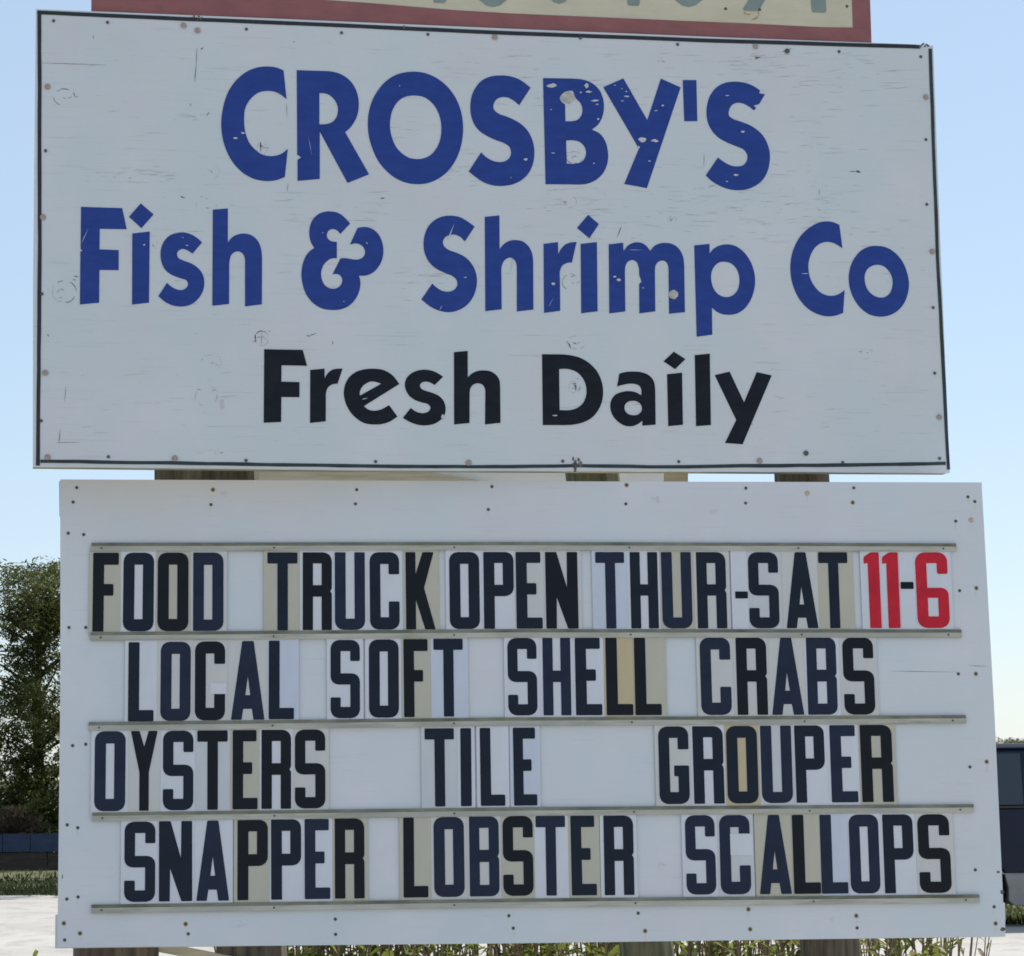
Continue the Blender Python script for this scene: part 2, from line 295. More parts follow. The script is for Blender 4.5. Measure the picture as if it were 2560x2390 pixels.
GL = []   # (word, letter, material, tile origin, outlines)
A, B_, C_, D_ = (520, 90), (880, 90), (1320, 90), (1500, 90)
E_, F_, G_, H_, I_ = (180, 450), (680, 450), (1040, 450), (1460, 450), (1840, 450)
J_, K_, L_, N_ = (620, 760), (980, 760), (1320, 760), (1500, 760)
GL += [('blue', A, ["755,345 ~680,316 ~590,306 ~490,317 ~390,356 ~300,425 ~230,510 ~175,625 ~145,745 ~132,870 ~142,1000 ~170,1110 ~220,1220 ~290,1315 ~380,1390 ~480,1435 ~590,1451 ~690,1440 768,1410 797,1130 ~740,1175 ~690,1195 ~625,1202 ~550,1190 ~480,1145 ~420,1080 ~380,990 ~363,900 ~361,820 ~370,730 ~400,665 ~450,605 ~510,565 ~590,550 ~660,557 ~725,585 785,632"]),
 ('blue', A, ["887,343 1080,349 ~1150,351 ~1230,356 ~1320,380 ~1400,430 ~1465,510 ~1500,610 ~1507,700 ~1490,800 ~1450,880 ~1410,930 1370,962 1610,1384 1395,1470 1117,955 1117,1430 895,1449 895,1240 933,1213 892,1188", "1113,572 ~1160,573 ~1215,592 ~1265,640 ~1295,700 ~1298,760 ~1280,820 ~1235,865 ~1180,882 1113,885"]),
 ('blue', B_, ["~630,358 ~740,375 ~850,425 ~950,505 ~1030,610 ~1085,740 ~1110,900 ~1105,1010 ~1075,1150 ~1020,1270 ~940,1370 ~840,1440 ~740,1475 ~650,1482 ~560,1472 ~450,1430 ~350,1355 ~265,1255 ~205,1130 ~170,1010 ~158,900 ~165,780 ~200,650 ~265,535 ~355,440 ~460,382 ~550,362", "~640,596 ~720,612 ~790,660 ~850,740 ~885,840 ~893,940 ~880,1040 ~840,1130 ~780,1195 ~710,1225 ~645,1232 ~570,1218 ~500,1175 ~440,1110 ~400,1020 ~380,920 ~383,830 ~410,730 ~460,655 ~520,613 ~580,598"]),
 ('blue', B_, ["1785,518 1672,692 ~1610,642 ~1560,617 ~1500,612 ~1450,630 ~1420,670 ~1413,720 ~1425,745 ~1470,780 ~1540,805 ~1620,840 ~1700,890 ~1760,955 ~1800,1035 ~1820,1120 ~1822,1190 ~1805,1290 ~1760,1380 ~1690,1445 ~1600,1485 ~1500,1500 ~1400,1492 ~1310,1460 ~1235,1410 1167,1355 1290,1165 ~1345,1215 ~1410,1250 ~1480,1262 ~1540,1248 ~1580,1210 ~1590,1160 ~1570,1105 ~1520,1072 ~1440,1042 ~1350,1000 ~1270,945 ~1215,870 ~1188,780 ~1184,680 ~1200,590 ~1240,510 ~1300,445 ~1380,408 ~1480,396 ~1580,404 ~1680,440"]),
 ('blue', C_, ["150,422 430,427 ~490,430 ~570,443 ~650,480 ~715,545 ~750,630 ~758,720 ~745,800 ~705,880 638,937 ~720,980 ~770,1050 ~797,1150 ~800,1220 ~785,1300 ~740,1385 ~670,1445 ~590,1478 ~520,1486 440,1485 175,1482", "373,853 370,685 ~335,660 ~318,622 ~345,575 ~400,550 ~450,553 ~462,590 ~480,625 ~520,665 ~543,730 ~535,790 ~500,835 ~450,852", "380,1045 ~460,1044 ~520,1062 ~565,1110 ~580,1160 ~570,1215 ~540,1255 ~490,1277 387,1277"]),
 ('blue', C_, ["752,513 952,425 1192,842 1328,427 1525,515 1188,1522 962,1480 1108,1128 1085,1085"]),
 ('blue', C_, ["1547,442 1683,442 1692,852 1562,852"]),
 ('blue', D_, ["1600,545 1590,575 1648,583 1590,682 1530,697 1560,718 1540,745 ~1480,700 ~1420,673 ~1370,668 ~1320,690 ~1290,740 ~1290,800 ~1320,825 ~1400,855 ~1490,890 ~1570,940 ~1630,1000 ~1675,1085 ~1697,1180 ~1695,1260 ~1675,1350 ~1625,1440 ~1550,1500 ~1460,1535 ~1380,1543 ~1280,1530 ~1180,1490 ~1110,1445 1057,1395 1178,1217 ~1240,1262 ~1310,1297 ~1380,1305 ~1435,1290 ~1470,1240 ~1472,1190 ~1440,1140 ~1380,1110 ~1280,1070 ~1190,1020 ~1120,950 ~1080,870 ~1064,770 ~1075,670 ~1110,580 ~1170,510 ~1250,470 ~1350,458 ~1450,470 ~1530,500"]),
 ('blue', E_, ["90,270 502,282 547,493 277,488 275,695 467,702 466,902 274,900 271,1227 79,1245 84,715 105,707 86,690"]),
 ('blue', E_, ["603,536 777,516 770,1227 600,1247", "|687,235 815,345 694,482 570,369"]),
 ('blue', E_, ["1300,625 1205,737 ~1160,707 ~1115,690 ~1075,700 ~1050,735 ~1060,775 ~1110,805 ~1180,830 ~1240,865 ~1290,915 ~1318,980 ~1322,1050 ~1305,1120 ~1260,1190 ~1190,1245 ~1110,1265 ~1020,1258 ~940,1225 863,1163 948,1030 ~990,1065 ~1040,1092 ~1090,1102 ~1135,1085 ~1160,1045 ~1145,1005 ~1090,985 ~1010,955 ~945,912 ~905,850 ~886,770 ~890,690 ~920,615 ~980,555 ~1050,530 ~1115,525 ~1190,545 ~1250,580"]),
 ('blue', E_, ["1408,298 1558,286 1558,627 ~1600,575 ~1660,545 ~1720,537 ~1790,552 ~1850,600 ~1885,670 ~1898,750 1900,850 1898,1243 1730,1265 1730,850 ~1728,790 ~1710,740 ~1670,715 ~1625,722 ~1590,755 ~1575,810 1572,900 1570,1240 1403,1258"]),
 ('blue', F_, ["780,437 683,540 ~655,508 ~620,492 ~580,497 ~552,530 ~548,560 ~565,595 ~600,615 648,620 648,782 ~590,787 ~540,820 ~505,870 ~490,940 ~500,1000 ~530,1055 ~580,1085 ~630,1087 ~675,1065 ~700,1025 ~700,985 ~675,950 ~640,940 605,944 685,785 ~720,782 ~780,790 ~840,797 ~890,787 ~922,755 ~930,715 ~915,675 ~880,645 ~840,635 780,645 855,480 ~900,472 ~950,473 ~1010,495 ~1065,545 ~1100,620 ~1113,700 ~1105,780 ~1070,860 ~1010,925 ~940,955 868,958 ~880,1000 ~882,1060 ~865,1130 ~820,1210 ~750,1270 ~670,1297 ~590,1300 ~500,1285 ~410,1230 ~345,1150 ~305,1040 ~294,950 ~305,850 ~345,750 ~385,705 423,682 ~390,625 ~373,550 ~378,470 ~405,400 ~460,345 ~520,320 ~590,316 ~660,330 ~730,380"]),
 ('blue', G_, ["585,467 488,615 ~440,568 ~390,548 ~340,550 ~290,575 ~268,620 ~282,665 ~320,697 ~400,727 ~480,765 ~545,825 ~590,905 ~608,990 ~603,1070 ~575,1160 ~520,1240 ~440,1295 ~340,1322 ~250,1312 ~150,1270 53,1195 162,1037 ~210,1080 ~270,1112 ~330,1118 ~385,1095 ~413,1050 ~405,1000 ~370,965 ~290,930 ~200,885 ~130,820 ~88,735 ~75,640 ~88,545 ~130,455 ~190,400 ~270,365 ~350,358 ~430,370 ~510,412"]),
 ('blue', G_, ["687,370 833,355 835,692 ~880,640 ~940,608 ~1000,602 ~1070,618 ~1125,665 ~1160,735 ~1170,810 1171,900 1173,1296 1008,1315 1008,900 ~1003,840 ~980,795 ~945,777 ~905,787 ~870,825 ~855,870 853,950 856,1293 693,1312"]),
 ('blue', G_, ["1275,640 1418,622 1422,745 ~1450,690 ~1495,645 ~1550,625 1604,622 1558,825 ~1510,830 ~1465,855 ~1440,905 1438,1000 1441,1308 1280,1330"]),
 ('blue', G_, ["1646,640 1808,622 1815,1313 1652,1333", "|1720,350 1828,442 1733,583 1610,480"]),
 ('blue', H_, ["247,645 390,628 395,715 ~435,660 ~490,630 ~540,624 ~595,640 ~640,680 660,710 ~705,660 ~760,635 ~820,630 ~890,645 ~945,685 ~985,755 ~1000,840 1002,930 1008,1322 850,1338 848,1195 845,910 ~838,850 ~815,815 ~780,806 ~740,820 ~715,855 708,910 712,1314 553,1334 551,1040 575,1020 553,950 ~545,870 ~525,820 ~485,801 ~445,812 ~415,855 408,920 412,1315 252,1334"]),
 ('blue', H_, ["1102,655 1253,640 1255,735 ~1300,685 ~1360,655 ~1430,645 ~1510,660 ~1590,715 ~1655,800 ~1695,900 ~1710,1000 ~1700,1100 ~1660,1210 ~1595,1295 ~1520,1338 ~1440,1348 ~1350,1330 1278,1278 1282,1547 1126,1568", "~1410,818 ~1470,835 ~1525,890 ~1550,960 ~1553,1030 ~1530,1110 ~1480,1158 ~1420,1172 ~1350,1150 ~1300,1095 ~1272,1010 ~1275,920 ~1305,860 ~1350,825"]),
 ('blue', I_, ["1032,450 ~970,423 ~900,415 ~820,430 ~730,480 ~650,555 ~590,655 ~555,760 ~543,870 ~555,1000 ~590,1110 ~650,1215 ~730,1295 ~830,1347 ~920,1364 ~1000,1355 1070,1330 1085,1103 ~1030,1140 ~980,1157 ~920,1157 ~850,1130 ~785,1065 ~740,980 ~723,890 ~728,810 ~755,730 ~800,665 ~860,628 ~930,620 ~990,637 1063,682"]),
 ('blue', I_, ["~1410,660 ~1500,675 ~1590,730 ~1665,820 ~1710,930 ~1728,1030 ~1718,1130 ~1675,1240 ~1600,1320 ~1520,1357 ~1440,1367 ~1340,1347 ~1250,1285 ~1180,1190 ~1140,1090 ~1127,1000 ~1140,880 ~1185,780 ~1260,700 ~1340,665", "~1420,848 ~1480,865 ~1535,920 ~1565,1000 ~1562,1070 ~1535,1135 ~1490,1170 ~1435,1176 ~1375,1155 ~1320,1105 ~1290,1030 ~1287,950 ~1315,890 ~1365,857"]),
 ('black', J_, ["162,453 547,460 590,618 335,613 333,777 514,782 514,932 333,930 331,1180 157,1188"]),
 ('black', J_, ["622,660 765,647 766,745 ~800,690 ~845,658 ~900,648 945,648 895,797 ~840,805 ~800,835 ~780,890 778,960 777,1173 620,1190"]),
 ('black', J_, ["1513,800 1158,1022 ~1200,1055 ~1260,1068 ~1330,1055 1410,1012 1494,1127 ~1410,1180 ~1330,1202 ~1250,1205 ~1160,1190 ~1080,1140 ~1010,1060 ~970,970 ~958,890 ~970,810 ~1010,735 ~1080,680 ~1160,655 ~1250,648 ~1350,660 ~1440,710", "1117,918 ~1118,880 ~1140,830 ~1180,795 ~1230,775 ~1280,780 1333,797"]),
 ('black', J_, ["1950,728 1866,810 ~1820,785 ~1770,777 ~1730,792 ~1718,820 ~1735,850 ~1780,870 ~1850,892 ~1915,925 ~1960,980 ~1975,1040 ~1968,1100 ~1930,1155 ~1870,1195 ~1790,1213 ~1700,1208 ~1620,1180 1548,1140 1627,1040 ~1670,1072 ~1720,1090 ~1770,1090 ~1810,1070 ~1825,1035 ~1800,1003 ~1740,985 ~1670,960 ~1610,915 ~1575,850 ~1568,800 ~1590,735 ~1640,690 ~1710,663 ~1780,658 ~1850,672 ~1905,698"]),
 ('black', K_, ["619,482 756,470 757,735 ~800,695 ~860,670 ~920,665 ~990,677 ~1045,715 ~1075,770 ~1080,830 1081,900 1084,1188 930,1205 933,900 ~930,850 ~905,808 ~860,793 ~815,805 ~785,840 775,890 774,1190 621,1205"]),
 ('black', L_, ["140,503 280,504 ~340,505 ~430,515 ~530,543 ~620,600 ~690,675 ~735,775 ~750,870 ~740,970 ~700,1065 ~640,1135 ~560,1180 ~460,1205 ~380,1211 300,1211 148,1211", "310,652 ~360,648 ~430,657 ~500,690 ~555,755 ~583,840 ~580,920 ~550,990 ~500,1035 ~430,1060 315,1062"]),
 ('black', L_, ["890,825 913,697 ~980,680 ~1060,677 ~1140,685 ~1210,715 ~1255,770 ~1270,850 1272,920 1275,1207 1143,1217 1143,1167 ~1100,1200 ~1040,1222 ~980,1220 ~910,1185 ~850,1120 ~823,1040 ~830,970 ~870,910 ~940,880 ~1010,872 ~1080,885 1133,913 ~1133,860 ~1115,820 ~1070,800 ~1010,798 ~950,808", "~1045,968 ~1100,980 ~1135,1020 ~1135,1070 ~1100,1105 ~1050,1113 ~1000,1100 ~967,1060 ~965,1020 ~995,980"]),
 ('black', L_, ["1390,703 1540,687 1548,1208 1402,1222", "|1458,478 1573,552 1470,652 1355,573"]),
 ('black', L_, ["1667,512 1817,497 1828,1210 1680,1222"]),
 ('black', N_, ["1147,712 1295,677 1440,985 1567,682 1715,715 1425,1403 1250,1390 1362,1160"])]

sign = root('painted_sign', FR1, 'white plywood sign reading CROSBY\'S Fish & Shrimp Co Fresh Daily', 'sign')
def quad1(px): return [uv(FR1, *p) for p in px]
# panel: a frame of plywood, front face at local y = 0
outline = quad1([(90, 22.5), (700, 47), (1280, 72), (1800, 93), (2290, 111), (2303, 116), (2316, 116.5), (2332.8, 112.7), (2352, 640), (2374.7, 1181.5), (1700, 1178), (900, 1174.5), (82.4, 1166), (83, 700)])
outline = outline[::-1]
panel1 = MB().prism([outline], 0.0, 0.018).build('panel', M['sign_white'], sign)
inner = [(u * 0.994, v * 0.988) for u, v in outline]
MB().prism([[(u * 0.999, v * 0.9985) for u, v in outline]], 0.0185, 0.055).build('backing_frame', M['ply_edge'], sign)

def strip(fr, pts, w, d0, d1, name, mat, parent, wob=0.0, seed=1):
    """ribbon following photo points, width in pixels"""
    r = random.Random(seed); dense = []
    for i in range(len(pts) - 1):
        (xa, ya), (xb, yb) = pts[i], pts[i + 1]; k = max(1, int(math.dist(pts[i], pts[i + 1]) / 45))
        dense += [(xa + (xb - xa) * j / k, ya + (yb - ya) * j / k) for j in range(k)]
    dense.append(pts[-1]); a = []; b = []
    off = 0
    for i, p in enumerate(dense):
        q = dense[min(i + 1, len(dense) - 1)]; o = dense[max(i - 1, 0)]
        L = math.dist(o, q); nx, ny = -(q[1] - o[1]) / L, (q[0] - o[0]) / L
        off = off * 0.8 + r.uniform(-wob, wob); ww = w / 2 + r.uniform(-wob, wob) * 0.5
        a.append(uv(fr, p[0] + nx * (off + ww), p[1] + ny * (off + ww))); b.append(uv(fr, p[0] + nx * (off - ww), p[1] + ny * (off - ww)))
    m = MB(); n = len(a)
    V = [(u, -d1, v) for u, v in a] + [(u, -d1, v) for u, v in b] + [(u, -d0, v) for u, v in a] + [(u, -d0, v) for u, v in b]
    Fc = []
    for i in range(n - 1):
        Fc += [(i, i + 1, n + i + 1, n + i), (i, 2 * n + i, 2 * n + i + 1, i + 1), (n + i, n + i + 1, 3 * n + i + 1, 3 * n + i)]
    Fc += [(0, n, 3 * n, 2 * n), (n - 1, 3 * n - 1, 4 * n - 1, 2 * n - 1)]
    return m.add(V, Fc).build(name, mat, parent)
strip(FR1, [(93, 31), (500, 49), (900, 66), (1280, 83), (1800, 102), (2300, 117)], 9.5, 0.0004, 0.0016, 'border_stripe', M['stripe_dark'], sign, 0.3, 2)
strip(FR1, [(98, 37), (100, 640), (95, 1164)], 9.5, 0.0004, 0.0016, 'border_stripe', M['stripe_dark'], sign, 0.5, 3)
strip(FR1, [(101, 1153.5), (520, 1159), (900, 1164), (1280, 1167), (1440, 1164), (1666, 1167.5), (2000, 1164), (2364, 1159.5)], 8.5, 0.0004, 0.0016, 'border_stripe', M['stripe'], sign, 0.7, 4)
strip(FR1, [(2325.5, 122), (2343.5, 640), (2371, 1174)], 8, 0.0004, 0.0016, 'border_stripe', M['stripe'], sign, 0.5, 5)

for mat, (ox, oy), outs in GL:
    m = MB(); grp = []
    for s in outs:
        if s[0] == '|': m.prism(grp, -0.0015, -0.0003); grp = [[uv(FR1, *p) for p in path(s[1:], ox, oy)]]
        else: grp.append([uv(FR1, *p) for p in path(s, ox, oy)])
    m.prism(grp, -0.0015, -0.0003)
    m.build('letter', M[mat], sign)

# screws: shared meshes, a low head with a drive recess
def screw_mesh(name, r, h, mat):
    m = MB(); n = 10; V = []; Fc = []
    for rr, y in ((r, 0.0), (r, -h * 0.55), (r * 0.72, -h), (r * 0.3, -h), (0.0001, -h * 0.45)):
        V += [(rr * math.cos(2 * math.pi * k / n), y, rr * math.sin(2 * math.pi * k / n)) for k in range(n)]
    for i in range(4):
        for k in range(n): Fc.append((i * n + k, i * n + (k + 1) % n, (i + 1) * n + (k + 1) % n, (i + 1) * n + k))
    me = bpy.data.meshes.new(name); me.from_pydata(V, [], Fc); me.update(); me.materials.append(mat)
    import bmesh
    bm = bmesh.new(); bm.from_mesh(me); bmesh.ops.recalc_face_normals(bm, faces=bm.faces); bm.to_mesh(me); bm.free()
    return me
SC = {'s': screw_mesh('screw_small', 0.0042, 0.002, M['screw_small']), 'L': screw_mesh('screw_cap', 0.0078, 0.0032, M['screw_cap']),
      'g': screw_mesh('screw_grey', 0.0072, 0.003, M['screw_small']), 'd': screw_mesh('screw_deck', 0.0042, 0.002, M['screw_green']), 'r': screw_mesh('screw_rust', 0.007, 0.002, M['rust'])}
def screws(fr, parent, items, depth=0.0):
    for x, y, k in items:
        u, v = uv(fr, x, y, depth)
        if k in 'dr' and k == 'd' and random.random() < 0.35:
            o = bpy.data.objects.new('rust_spot', SC['r']); C.objects.link(o); o.parent = parent
            o.location = (u, -depth + 0.0012, v); o.scale = (1.0, 1, 1.0)
        o = bpy.data.objects.new('screw', SC[k]); C.objects.link(o); o.parent = parent
        o.location = (u, -depth, v); o.rotation_euler = (0, random.uniform(0, 3), 0)
S1 = [(134,52,'s'),(269,56,'s'),(459,64,'L'),(494,76,'L'),(616,73,'s'),(854,82,'s'),(1070,86,'s'),(1237,93,'L'),(1451,95,'s'),(1694,111,'s'),(1889,116,'L'),(1968,128,'g'),(2098,129,'s'),(2302,142,'s'),
 (119,217,'L'),(114,377,'s'),(107,543,'L'),(105,735,'s'),(113,932,'L'),(103,1052,'s'),(119,1143,'L'),(2315,243,'L'),(2315,349,'s'),(2317,511,'s'),(2331,629,'L'),(2333,769,'s'),(2337,933,'s'),(2348,1043,'L'),(2349,1146,'s'),
 (271,1142,'s'),(437,1146,'L'),(615,1151,'s'),(939,1154,'s'),(1172,1157,'L'),(1407,1153,'s'),(1697,1154,'s'),(1899,1152,'L'),(2015,1133,'g'),(2107,1156,'s'),(1010,68,'s')]
screws(FR1, sign, S1, 0.0016)

# wear: knots, splits, grain checks, chips
def blob(px, py, rx, ry, seed, n=11, jag=0.35):
    r = random.Random(seed); return [(px + rx * math.cos(2 * math.pi * k / n) * r.uniform(1 - jag, 1 + jag * 0.4), py + ry * math.sin(2 * math.pi * k / n) * r.uniform(1 - jag, 1 + jag * 0.4)) for k in range(n)]
def flat(m, fr, loop, d0, d1):
    P = [uv(fr, *p) for p in loop]; m.prism([P], -d1, -d0)
def arc(m, fr, cx, cy, rx, ry, a0, a1, w, seed):
    r = random.Random(seed); n = max(4, int(abs(a1 - a0) / 0.25)); o = []; i_ = []
    for k in range(n + 1):
        a = a0 + (a1 - a0) * k / n; ww = w * (0.35 + 0.65 * math.sin(math.pi * k / n)) * r.uniform(0.5, 1.3); j = r.uniform(0.95, 1.05)
        o.append((cx + (rx * j + ww / 2) * math.cos(a), cy + (ry * j + ww / 2) * math.sin(a))); i_.append((cx + (rx * j - ww / 2) * math.cos(a), cy + (ry * j - ww / 2) * math.sin(a)))
    flat(m, fr, o + i_[::-1], 0.0001, 0.0006)
def sliver(m, fr, x, y, L, w, ang, seed, d=(0.0001, 0.0005)):
    r = random.Random(seed); ca, sa = math.cos(ang), math.sin(ang); k = r.uniform(0.3, 0.7)
    P = [(-L / 2, 0), (-L / 2 + L * k, w / 2 * r.uniform(0.5, 1.2)), (L / 2, r.uniform(-w, w) * 0.4), (-L / 2 + L * k * 0.8, -w / 2)]
    flat(m, fr, [(x + a * ca - b * sa, y + a * sa + b * ca) for a, b in P], *d)

knots = MB(); soft = MB(); kr = random.Random(11)
for (cx, cy, rx, ry, dark) in [(161, 243, 26, 21, 1.0), (655, 372, 13, 15, .7), (531, 430, 18, 15, .5), (516, 516, 26, 20, .5), (654, 846, 17, 18, 1.3), (528, 905, 25, 18, .5), (515, 990, 27, 24, .5),
        (161, 729, 30, 27, .9), (1420, 504, 21, 16, .7), (1436, 394, 19, 15, 1.0), (1426, 705, 20, 20, .8), (1684, 737, 13, 12, 1.2), (1436, 967, 14, 15, 1.0), (1442, 856, 24, 16, .8), (546, 1130, 10, 6, .7),
        (1655, 150, 10, 6, .4), (388, 612, 8, 9, .4), (2166, 879, 16, 6, .6), (1680, 548, 11, 6, .7), (1345, 240, 12, 9, .4)]:
    a = kr.uniform(0, 6.28); tot = 0
    while tot < 5.6:
        seg = kr.uniform(0.35, 1.5) * (0.6 + dark * 0.5)
        if kr.random() < 0.45 + 0.4 * dark: arc(knots if dark > .75 and kr.random() < .55 else soft, FR1, cx, cy, rx, ry, a, a + seg, kr.uniform(0.7, 2.2) * (0.6 + dark * 0.55), kr.random())
        a += seg + kr.uniform(0.1, 0.5); tot += seg + 0.3
    for k in range(int(4 * dark)):
        sliver(knots, FR1, cx + kr.gauss(0, rx * .6), cy + kr.gauss(0, ry * .5), kr.uniform(4, 14), kr.uniform(.8, 2.2), kr.gauss(0.1, .5), kr.random())
# named dark splits and splinters
for (x, y, L, w, a) in [(651, 368, 27, 4.5, 1.57), (655, 366, 10, 3, .4), (491, 150, 60, 1.2, 1.6), (488, 185, 42, 2.4, 1.65), (184, 160, 160, 1.1, .03), (654, 846, 32, 1, 1.57), (638, 846, 22, 4, 1.5), (457, 493, 12, 5, .2), (957, 496, 12, 4, 0),
        (719, 468, 22, 1.2, 1.68), (781, 837, 24, 2, -.3), (770, 840, 8, 4, .1), (832, 857, 10, 2, 1.57), (163, 985, 38, 1.2, 1.66), (149, 1090, 36, 1.6, 1.68), (170, 1106, 60, 1, -.02), (2146, 429, 14, 6, .1), (2132, 429, 18, 2, 0),
        (2048, 525, 9, 1, 0), (1424, 864, 18, 4.5, 1.1), (1439, 968, 22, 5, 1.45), (1548, 580, 32, 2, -1.2), (190, 691, 14, 3, .1), (186, 700, 10, 2, .2), (1968, 125, 26, 4, -.35), (1894, 145, 16, 5, 0), (1780, 465, 22, 1.6, -.25),
        (1880, 1060, 5, 2, .2), (717, 277, 34, 1.4, 1.5), (1760, 400, 30, 1, 1.57), (2048, 480, 16, 1.2, 1.6), (120, 838, 9, 2, 1), (233, 92, 8, 2, 1.4), (505, 121, 9, 3, -.8), (520, 285, 14, 2, -.9), (476, 262, 8, 1.5, .8), (735, 105, 3, 3, 0)]:
    sliver(knots, FR1, x, y, L, w, a, x * 1.3 + y, (0.0001, 0.0008))
for k in range(14):       # dark rot at the bottom stripe
    flat(knots, FR1, blob(1441 + kr.gauss(0, 8), 1163 + kr.gauss(0, 8), kr.uniform(2, 6), kr.uniform(2, 6), k), 0.0005, 0.0022 + k * 2e-5)
for k in range(8):
    flat(knots, FR1, blob(490 + kr.gauss(0, 7), 45 + kr.gauss(0, 3), kr.uniform(1, 3), kr.uniform(1, 4), k + 50), 0.0005, 0.0022 + k * 2e-5)
for k in range(6):
    flat(knots, FR1, blob(2300 + k * 4, 115 + kr.gauss(0, 2), 4, 2.5, k + 80), 0.0005, 0.0022 + k * 2e-5)
tag(soft.build('faint_knots', M['check'], sign), kind='stuff')
tag(knots.build('knots_and_splits', M['knot'], sign), kind='stuff')
checks = MB(); cr = random.Random(5)
zones = [(1700, 520, 420, 110, 120), (1150, 440, 150, 40, 40), (860, 540, 120, 20, 30), (1080, 690, 70, 40, 40), (1000, 330, 60, 20, 10), (1440, 250, 300, 60, 40), (1300, 120, 300, 50, 50), (1120, 425, 60, 12, 26), (2050, 300, 120, 140, 50),
         (330, 440, 110, 20, 40), (300, 120, 150, 50, 25), (530, 300, 260, 40, 25), (1900, 160, 160, 40, 50), (2200, 700, 120, 160, 40), (620, 620, 300, 200, 50), (400, 1000, 250, 100, 40), (1400, 1020, 250, 20, 30), (2050, 1000, 250, 90, 30), (1440, 510, 80, 30, 30), (1950, 520, 160, 90, 70), (2150, 180, 80, 60, 30)]
for (cx, cy, sx, sy, n) in zones:
    for k in range(int(n * .7)):
        x, y = cr.gauss(cx, sx * .6), cr.gauss(cy, sy * .6)
        if 112 < x < 2310 and 130 < y < 1140: sliver(checks, FR1, x, y, cr.uniform(5, 75) * cr.uniform(.15, 1), cr.uniform(.5, 1.5), cr.gauss(-0.02, .05), cr.random())
tag(checks.build('grain_checks', M['check'], sign), kind='stuff')
stains = MB()
for (x, y, rx, ry) in [(555, 1010, 8, 14), (325, 445, 5, 3)]: flat(stains, FR1, blob(x, y, rx, ry, x), 0.0001, 0.0004)
tag(stains.build('grey_stain', M['stain'], sign))
chips = MB(); cc = [(C_, 235, 500, 48, 24), (C_, 585, 500, 24, 26), (C_, 605, 560, 34, 11), (C_, 528, 566, 11, 10), (C_, 670, 648, 50, 9), (C_, 690, 684, 14, 7), (C_, 700, 832, 12, 10), (C_, 228, 738, 12, 5), (C_, 250, 1172, 24, 6), (C_, 657, 1274, 12, 8),
  (C_, 985, 605, 30, 9), (C_, 980, 556, 12, 6), (C_, 868, 495, 12, 5), (C_, 938, 528, 12, 4), (C_, 1345, 697, 18, 8), (C_, 1278, 748, 16, 6), (C_, 1140, 1042, 50, 24), (C_, 1265, 1050, 42, 15), (C_, 1215, 1252, 16, 6), (C_, 1105, 1112, 12, 16), (C_, 940, 650, 18, 4),
  (D_, 1425, 957, 24, 13), (D_, 1360, 1392, 22, 12), (D_, 1265, 1456, 16, 5), (D_, 1270, 597, 22, 5), (A, 272, 1022, 28, 9), (A, 350, 972, 20, 10), (B_, 1735, 1235, 20, 14), (B_, 1587, 1417, 6, 6), (B_, 475, 500, 6, 6),
  (E_, 722, 650, 12, 8), (E_, 1152, 655, 18, 5), (E_, 1108, 577, 6, 5), (F_, 948, 632, 8, 8), (F_, 718, 1215, 6, 7), (F_, 505, 528, 5, 5), (G_, 1370, 1040, 22, 12), (G_, 490, 975, 18, 5), (H_, 345, 1000, 26, 18), (H_, 305, 968, 26, 9), (H_, 590, 1080, 14, 5),
  (I_, 690, 937, 36, 4), (J_, 1945, 1130, 22, 30), (L_, 270, 1116, 38, 7)]
for i, ((ox, oy), x, y, rx, ry) in enumerate(cc):
    flat(chips, FR1, blob(ox + x / 4, oy + y / 4, rx / 4, ry / 4, i, 10, 0.5), 0.0012, 0.0020)
for (x, y, L, w, a) in [(1128, 580, 45, 4, -1.15), (1279, 661, 38, 1.6, -1.42), (212, 590, 44, 1.5, -1.15), (775, 365, 50, 1.3, 1.4), (1378, 755, 30, 1, -1.1), (1102, 770, 15, 2, -1.1), (1590, 625, 38, 1.2, 0), (912, 997, 16, 2, -.2)]:
    sliver(chips, FR1, x, y, L, w, a, x, (0.0012, 0.0019))
tag(chips.build('paint_chips', M['chip'], sign), kind='stuff')
wood = MB(); flat(wood, FR1, blob(1420, 244, 17, 16, 3, 14, .25), 0.0012, 0.0021); flat(wood, FR1, blob(1683, 737, 14, 12, 4, 14, .25), 0.0012, 0.0021)
tag(wood.build('bare_knot', M['chip_wood'], sign))

# ------------------------------------------------------------------ message board
board = root('message_board', FR2, 'white changeable letter board with five clear rails and four rows of letters', 'letter board')
q2 = [uv(FR2, *p) for p in [(150.5, 1198.5), (151, 1700), (143.5, 2369), (1300, 2358), (2512, 2341), (2487, 1800), (2454, 1206), (1300, 1203)]]
MB().prism([q2], 0.0, 0.016).build('panel', M['board_white'], board)
def batten(a, b, c, d, y0, y1):
    P = [uv(FR2, *p) for p in (a, b, c, d)]
    MB().prism([P], y0, y1).build('batten', M['board_white'], board)
batten((146.5, 1200), (147.5, 1286), (2461, 1292), (2456.5, 1208), 0.0165, 0.055)
batten((137.5, 2286), (136.5, 2370), (2518, 2341), (2516.5, 2256), 0.0165, 0.055)
batten((156, 1290), (149, 2282), (240, 2281), (247, 1290), 0.0165, 0.055)
batten((2380, 1296), (2425, 2252), (2503, 2250), (2455, 1296), 0.0165, 0.055)
